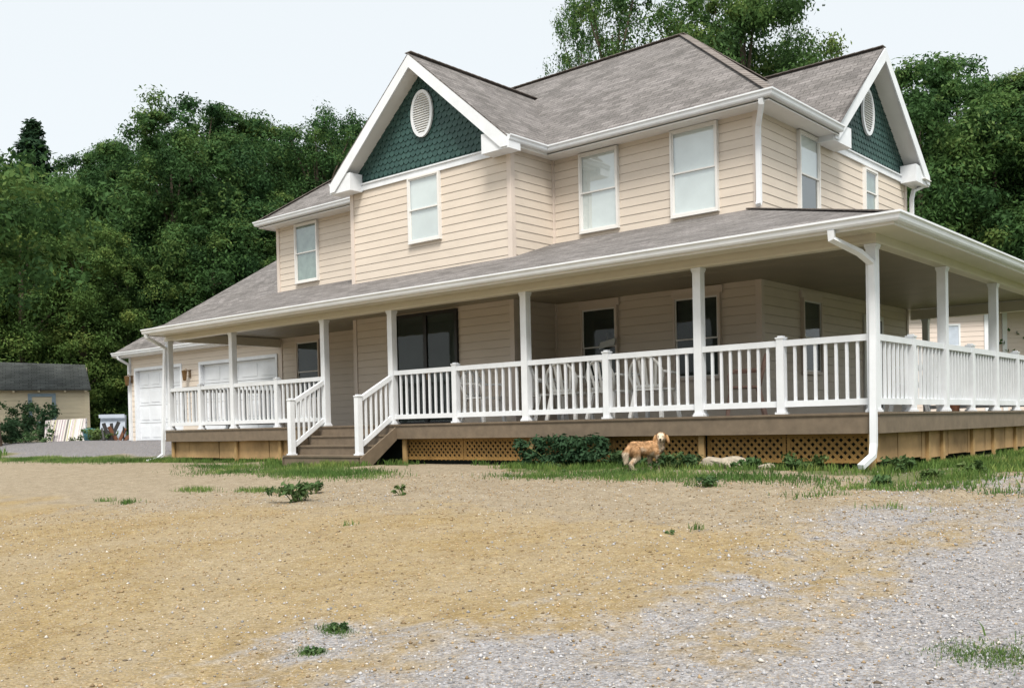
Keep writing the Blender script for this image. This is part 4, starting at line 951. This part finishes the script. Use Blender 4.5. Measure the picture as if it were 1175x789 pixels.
# ------------------------------------------------------------------ dog
def make_dog():
    D = MB()
    def cap(a, b, ra, rb, n=7):
        a, b = Vector(a), Vector(b)
        for i in range(n+1):
            t = i/n; r = ra+(rb-ra)*t; D.ell(a.lerp(b, t), (r, r, r), 10, 7)
    # x forward; stands .46 m at the back
    cap((-.20, 0, .355), (-.02, 0, .345), .108, .112); cap((-.02, 0, .345), (.15, 0, .345), .112, .125)
    cap((.15, 0, .33), (.22, -.01, .37), .12, .10); cap((.20, -.01, .37), (.225, -.055, .465), .098, .078)
    cap((-.20, 0, .35), (-.24, 0, .31), .105, .085)
    ang = R_(-126); fd = Vector((math.cos(ang), math.sin(ang), -.06)).normalized(); hd = Vector((.225, -.085, .515))
    D.ell(hd, (.084, .084, .078), 12, 8); cap(hd+fd*.04+Vector((0, 0, -.012)), hd+fd*.135+Vector((0, 0, -.03)), .052, .033, 6)
    for s in (-1, 1):                                      # hind legs: thigh, hock behind, shank
        y = s*.07; f = .03*s
        cap((-.21, y, .32), (-.16+f, y, .215), .088, .058); cap((-.16+f, y, .215), (-.255+f, y, .125), .052, .034); cap((-.255+f, y, .125), (-.235+f, y, .03), .032, .026); cap((-.235+f, y, .024), (-.19+f, y, .02), .028, .024, 3)
        cap((.15, y, .31), (.15-f, y, .19), .066, .042); cap((.15-f, y, .19), (.155-f, y, .03), .039, .027); cap((.155-f, y, .024), (.195-f, y, .02), .028, .024, 3)
    cap((-.285, 0, .36), (-.345, 0, .27), .036, .05); cap((-.345, 0, .27), (-.335, 0, .15), .055, .035)   # feathered tail hanging
    me = bpy.data.meshes.new('tmp'); me.from_pydata(D.v, [], D.f); tmp = bpy.data.objects.new('tmp', me); C.objects.link(tmp)
    r = tmp.modifiers.new('r', 'REMESH'); r.mode = 'VOXEL'; r.voxel_size = .009
    s_ = tmp.modifiers.new('s', 'SMOOTH'); s_.iterations = 5; s_.factor = .6
    dg = bpy.context.evaluated_depsgraph_get(); dg.update(); body = bpy.data.meshes.new_from_object(tmp.evaluated_get(dg)); bpy.data.objects.remove(tmp)
    co = np.zeros(len(body.vertices)*3, 'f'); body.vertices.foreach_get('co', co); co = co.reshape(-1, 3)
    hdn = np.array(hd); fdn = np.array(fd)
    def coat(q):
        x, y, z = q[:, 0], q[:, 1], q[:, 2]; wob = vnoise(x*14+3, z*14+y*9, 21)-.5; wob2 = vnoise(x*45, z*30+y*20, 22)-.5
        w = ss((.262-z+wob*.2)/.09); w = np.maximum(w, ss((.055-np.abs(z-.33)-np.abs(x+.11)*.5+wob*.08)/.04)*.6)
        w = np.maximum(w, ss((-.27-x+wob*.08)/.04)*ss((.33-z)/.06))
        dx = q-hdn; al = dx@fdn; sdn = np.cross(fdn, [0, 0, 1]); lat = np.abs(dx@sdn); w = np.where((z > .44) & (al > .0), np.maximum(w, ss((.042-lat+al*.25)/.015)), w)
        w = np.where((z > .30) & (z < .5) & (y < -.05) & (x > .16), np.maximum(w, .75), w); w = np.clip(w+wob2*.35, 0, 1)[:, None]
        rust = np.array([[.48, .28, .14]])*(1+wob2[:, None]*.8+wob[:, None]*.4); crm = np.array([[.62, .52, .40]])*(1+wob2[:, None]*.35)
        return rust*(1-w)+crm*w
    a = body.attributes.new('col', 'FLOAT_COLOR', 'POINT'); a.data.foreach_set('color', np.concatenate([coat(co), np.ones((len(co), 1))], 1).astype('f').ravel())
    m, nt, b = newmat('dog coat'); at = N(nt, 'ShaderNodeAttribute'); at.attribute_name = 'col'; nt.links.new(at.outputs['Color'], b.inputs['Base Color']); b.inputs['Roughness'].default_value = .8; b.inputs['Specular IOR Level'].default_value = .2
    body.materials.clear(); body.materials.append(m); body.shade_smooth()
    o = put('dog', body); tag(o, 'rust and cream long haired dog standing in grass by the deck, head turned to viewer', 'dog')
    # fur locks lying back along the body
    no = np.array([v.normal[:] for v in body.vertices]); k = rng.integers(0, len(co), 15000); p = co[k]; nn = no[k]
    dx = p-hdn; face = (dx@fdn > .03) & (p[:, 2] > .45); p = p[~face]; nn = nn[~face]; n = len(p)
    flow = np.array([[-.55, 0, -.85]])+rng.normal(0, .22, (n, 3)); flow -= (flow*nn).sum(1)[:, None]*nn; flow /= np.linalg.norm(flow, axis=1)[:, None]
    ln = rng.uniform(.018, .045, (n, 1))*np.where(p[:, 2:3] < .08, .3, 1); sdv = np.cross(flow, nn)*rng.uniform(.002, .0045, (n, 1))
    tip = p+flow*ln+nn*rng.uniform(.001, .012, (n, 1)); tip[:, 2] = np.maximum(tip[:, 2], .004)
    V = np.stack([p-sdv, p+sdv, tip], 1).reshape(-1, 3); me = npmesh('fur', V, np.arange(n*3).reshape(-1, 3), m)
    me.attributes.new('col', 'FLOAT_COLOR', 'POINT').data.foreach_set('color', np.repeat(np.concatenate([coat(p)*rng.uniform(.8, 1.15, (n, 1)), np.ones((n, 1))], 1), 3, 0).astype('f').ravel())
    put('fur', me, o)
    sd = fd.cross(Vector((0, 0, 1))).normalized()
    rustm = simple('rust ear fur', (.42, .24, .11), .8, .3, 30); nose = simple('dog nose', (.012, .01, .01), .3)
    for s in (-1, 1):
        mb = MB(); p = hd+sd*.084*s; R = (Matrix.Rotation(math.atan2(fd.y, fd.x), 3, 'Z') @ Matrix.Rotation(-s*.22, 3, 'X'))
        mb.ell(p+sd*.014*s+Vector((0, 0, -.035)), (.046, .026, .076), 10, 8, rot=R); c = mb.build('ear', rustm, smooth=True); c.parent = o
        mb = MB(); mb.ell(hd+fd*.080+sd*.032*s+Vector((0, 0, .014)), (.0105,)*3, 8, 6); c = mb.build('eye', nose, smooth=True); c.parent = o
    mb = MB(); mb.ell(hd+fd*.168+Vector((0, 0, -.022)), (.022, .017, .016), 8, 6); c = mb.build('nose', nose, smooth=True); c.parent = o
    mb = MB(); mb.ell(hd+fd*.150+Vector((0, 0, -.058)), (.018, .018, .005), 8, 5); c = mb.build('mouth', nose, smooth=True); c.parent = o
    return o
dog = make_dog()
dog.location = (-2.90, -.95, hz(-2.9, -.9)-.005); dog.rotation_euler = (0, 0, R_(64)); dog.scale = (.95, .95, .93)

# ------------------------------------------------------------------ old shed and yard clutter (far left)
fx = Vector((_r[0], _r[1], 0)).normalized(); az = math.atan2(fx.y, fx.x)
sx_, sy_ = plan(103, 40); sz_ = -.33
shed = thing('shed', (sx_, sy_, sz_), 'small cream board shed with dark sagging roof at the left edge', 'shed', None, az+R_(24))
SW, SD, SH = 5.2, 3.6, 2.12
def local(mb, name, mat, par, **k): c = mb.build(name, mat, **k); c.parent = par; return c
mb = MB(); siding(mb, (-SW, 0), (0, 0), -.1, SH); siding(mb, (0, 0), (0, SD), -.1, SH); siding(mb, (0, SD), (-SW, SD), -.1, SH); siding(mb, (-SW, SD), (-SW, 0), -.1, SH)
mb.slab([(-.03, 0, SH), (-.03, SD, SH), (-.03, SD/2, SH+.98)], (.03, 0, 0)); mb.slab([(-SW, 0, SH), (-SW, SD, SH), (-SW, SD/2, SH+.98)], (.03, 0, 0)); local(mb, 'wall', 'shedwall', shed)
mb = MB(); 
mb.slab([(-SW-.25, -.25, SH-.06), (.10, -.25, SH-.06), (-.05, SD/2, SH+1.05), (-SW-.2, SD/2, SH+1.2)], (0, 0, .05)); mb.slab([(.10, SD+.25, SH-.06), (-SW-.25, SD+.25, SH-.06), (-SW-.2, SD/2, SH+1.2), (-.05, SD/2, SH+1.05)], (0, 0, .05)); local(mb, 'roof', 'shedroof', shed)
for x in (-4.6, -3.7, -2.7, -1.8, -.85, -.1): mb = MB(); mb.box(x-.04, -.22, SH-.12, x+.04, 0, SH-.04); local(mb, 'rafter_tail', 'shedwall', shed)
mb = MB(); mb.box(-.14, -.05, -.1, .04, .0, SH-.1); local(mb, 'corner_board', 'shedwall', shed); mb = MB(); mb.box(-SW, -.05, -.1, -SW+.14, 0, SH-.1); local(mb, 'corner_board', 'shedwall', shed)
mb = MB(); mb.box(-2.2, -.06, .72, -2.06, .02, 1.95); mb.box(-1.34, -.06, .72, -1.2, .02, 1.95); mb.box(-2.06, -.06, 1.82, -1.34, .02, 1.95); mb.box(-2.06, -.06, .72, -1.34, .02, .84); w_ = local(mb, 'window', 'bluetrim', shed)
mb = MB(); mb.box(-2.06, -.03, .84, -1.34, -.025, 1.82); c = mb.build('blind', 'shedwall'); c.parent = w_
def place(o, px, D_, z=None, rz=None):
    x, y = plan(px, D_); o.location = (x, y, (hz(x, y) if z is None else z)); o.rotation_euler = (0, 0, az if rz is None else rz); return o
mb = MB(); mb.slab([(-.78, 0, 0), (.72, 0, .0), (.58, .42, .86), (-.90, .42, .82)], (0, .16, .02)); o = mb.build('mattress', 'stripe'); place(o, 75, 36.0, -.33); tag(o, 'striped mattress leaning on its side in front of the shed', 'mattress')
mb = MB(); mb.slab([(-.5, 0, 0), (.42, 0, .0), (.42, .1, .95), (-.46, .1, .95)], (0, .12, 0)); mb.box(-.48, -.03, .86, .44, .0, .98); o = mb.build('white_panel', 'tarp'); place(o, 130, 35.5, -.33); tag(o, 'pale blue white panel standing behind scrap left of the garage', 'panel')
o = thing('scrap_pile', (*plan(130, 34.6), -.31), 'dark scrap pile against the pale panel left of the garage', 'scrap pile', None, az)
for i in range(9):
    mb = MB(); a = random.uniform(-.5, .3); mb.bar((a, random.uniform(-.1, .3), .03), (a+random.uniform(-.2, .5), random.uniform(0, .4), random.uniform(.3, .75)), .05, .12); local(mb, 'scrap_board', 'junk' if i % 3 else 'rust', o)
mb = MB(); mb.tube([(0, 0, 0), (0, 0, .42), (0, 0, .46), (0, 0, .5)], [.2, .24, .26, .1], 12); o = mb.build('bucket', 'blue', smooth=True); place(o, 103, 36.2, -.33); tag(o, 'small blue green bin between the mattress and the scrap', 'bin')
x, y = plan(-9, 35); o = thing('tree', (x, y, -.35), 'bare brown tree trunk cut by the left edge beside the shed', 'tree'); mb = MB(); mb.tube([(0, 0, -.2), (0, 0, .6), (.05, 0, 3), (-.1, .1, 8)], [.36, .28, .24, .12], 10); local(mb, 'trunk', 'bark2', o, smooth=True)
put('crown', leafmesh('crown', np.array([(rng.normal(0, 1.6), rng.normal(0, 1.6), rng.uniform(5.5, 10)) for _ in range(60)]), np.full(60, .9), 110, .14, 'leaf'), o)
for px, D_, w, hh, lb in ((30, 37.5, .85, 1.5, 'tall vine covered bush climbing the left part of the shed wall'), (52, 36.8, .5, 1.3, 'arching shrub in front of the shed window'), (12, 36.5, .7, .8, 'low shrub beside the trunk at the left edge')):
    x, y = plan(px, D_); cen = [(rng.normal(0, .5)*w, rng.normal(0, .4)*w, rng.uniform(.1, hh)) for _ in range(34)]
    leafy('bush', (x, y, hz(x, y)), cen, [.24]*34, 45, .07, 'ivy', lb, 'bush')
for px, D_ in ((108, 35.5), (114, 35.0), (45, 35.5)): 
    x, y = plan(px, D_); cen = [(rng.normal(0, .3), rng.normal(0, .3), rng.uniform(.05, .4)) for _ in range(14)]; leafy('weed', (x, y, hz(x, y)), cen, [.16]*14, 40, .06, 'weed', 'tall weeds at the edge of the driveway near the mattress', 'weed', 'weeds by the mattress')

# ------------------------------------------------------------------ neighbouring house beyond the side porch
nx_, ny_ = plan(1135, 33); nh = thing('neighbouring_house', (nx_, ny_, -.75), 'pale sided low house seen under the side porch roof', 'house', None, az-R_(6))
mb = MB(); siding(mb, (-3.4, 0), (0, 0), 0, 4.3); siding(mb, (0, 0), (0, 1.2), 0, 4.3); siding(mb, (0, 1.2), (5, 1.2), 0, 4.3); siding(mb, (5, 1.2), (5, 6), 0, 4.3); siding(mb, (5, 6), (-3.4, 6), 0, 4.3); siding(mb, (-3.4, 6), (-3.4, 0), 0, 4.3); local(mb, 'wall', 'siding2', nh)
mb = MB(); mb.slab([(-3.8, -.4, 4.25), (5.3, -.4, 4.25), (5.3, 3, 5.05), (-3.8, 3, 5.05)], (0, 0, .05)); mb.slab([(5.3, 6.4, 4.25), (-3.8, 6.4, 4.25), (-3.8, 3, 5.05), (5.3, 3, 5.05)], (0, 0, .05)); local(mb, 'roof', 'shingle', nh)
mb = MB(); mb.box(-.12, -.04, 0, .04, 0, 4.25); mb.box(0, -.04, 0, .04, .1, 4.25); mb.box(.9, 1.14, 0, 1.05, 1.2, 4.25); local(mb, 'corner_post', 'white', nh)
for x0, x1, y, z0, z1 in ((-1.5, -.95, 0, 3.05, 3.7), (.25, .7, 1.2, 2.7, 3.6)):
    mb = MB(); mb.box(x0-.06, y-.05, z0-.06, x1+.06, y-.0, z0); mb.box(x0-.06, y-.05, z1, x1+.06, y, z1+.06); mb.box(x0-.06, y-.05, z0, x0, y, z1); mb.box(x1, y-.05, z0, x1+.06, y, z1); w_ = local(mb, 'window', 'white', nh)
    mb = MB(); mb.box(x0, y-.03, z0, x1, y-.025, z1); c = mb.build('pane', 'tarp'); c.parent = w_

# ------------------------------------------------------------------ light
w = bpy.data.worlds.new('World'); SC.world = w; w.use_nodes = True; nt = w.node_tree; bg = nt.nodes['Background']
SUN_EL, SUN_AZ = R_(56), math.atan2(.72, -.80)      # azimuth measured from +Y toward +X
sk = N(nt, 'ShaderNodeTexSky'); sk.sky_type = 'NISHITA'; sk.sun_disc = False; sk.sun_elevation = SUN_EL; sk.sun_rotation = SUN_AZ; sk.dust_density = 4.0; sk.air_density = 1.0; sk.ozone_density = 1.0
veil = mix(nt, .72, sk.outputs[0], (10.0, 10.45, 10.5)); nt.links.new(veil, bg.inputs[0]); bg.inputs[1].default_value = .10
sd_ = bpy.data.lights.new('sun', 'SUN'); sd_.energy = 3.7; sd_.angle = R_(20); sd_.color = (1, .95, .87); so = bpy.data.objects.new('sun', sd_); C.objects.link(so)
dvec = Vector((math.sin(SUN_AZ)*math.cos(SUN_EL), math.cos(SUN_AZ)*math.cos(SUN_EL), math.sin(SUN_EL))); so.rotation_euler = dvec.to_track_quat('Z', 'Y').to_euler(); so.location = dvec*60
SC.view_settings.view_transform = 'Standard'; SC.view_settings.look = 'None'; SC.view_settings.gamma = 1; SC.view_settings.exposure = 0.20
SC.render.resolution_x, SC.render.resolution_y = 1024, 687
SC.cycles.max_bounces = 6; SC.cycles.diffuse_bounces = 2; SC.cycles.transparent_max_bounces = 8
for o in SC.objects:
    for k in ('_w', '_wm'):
        if k in o: del o[k]
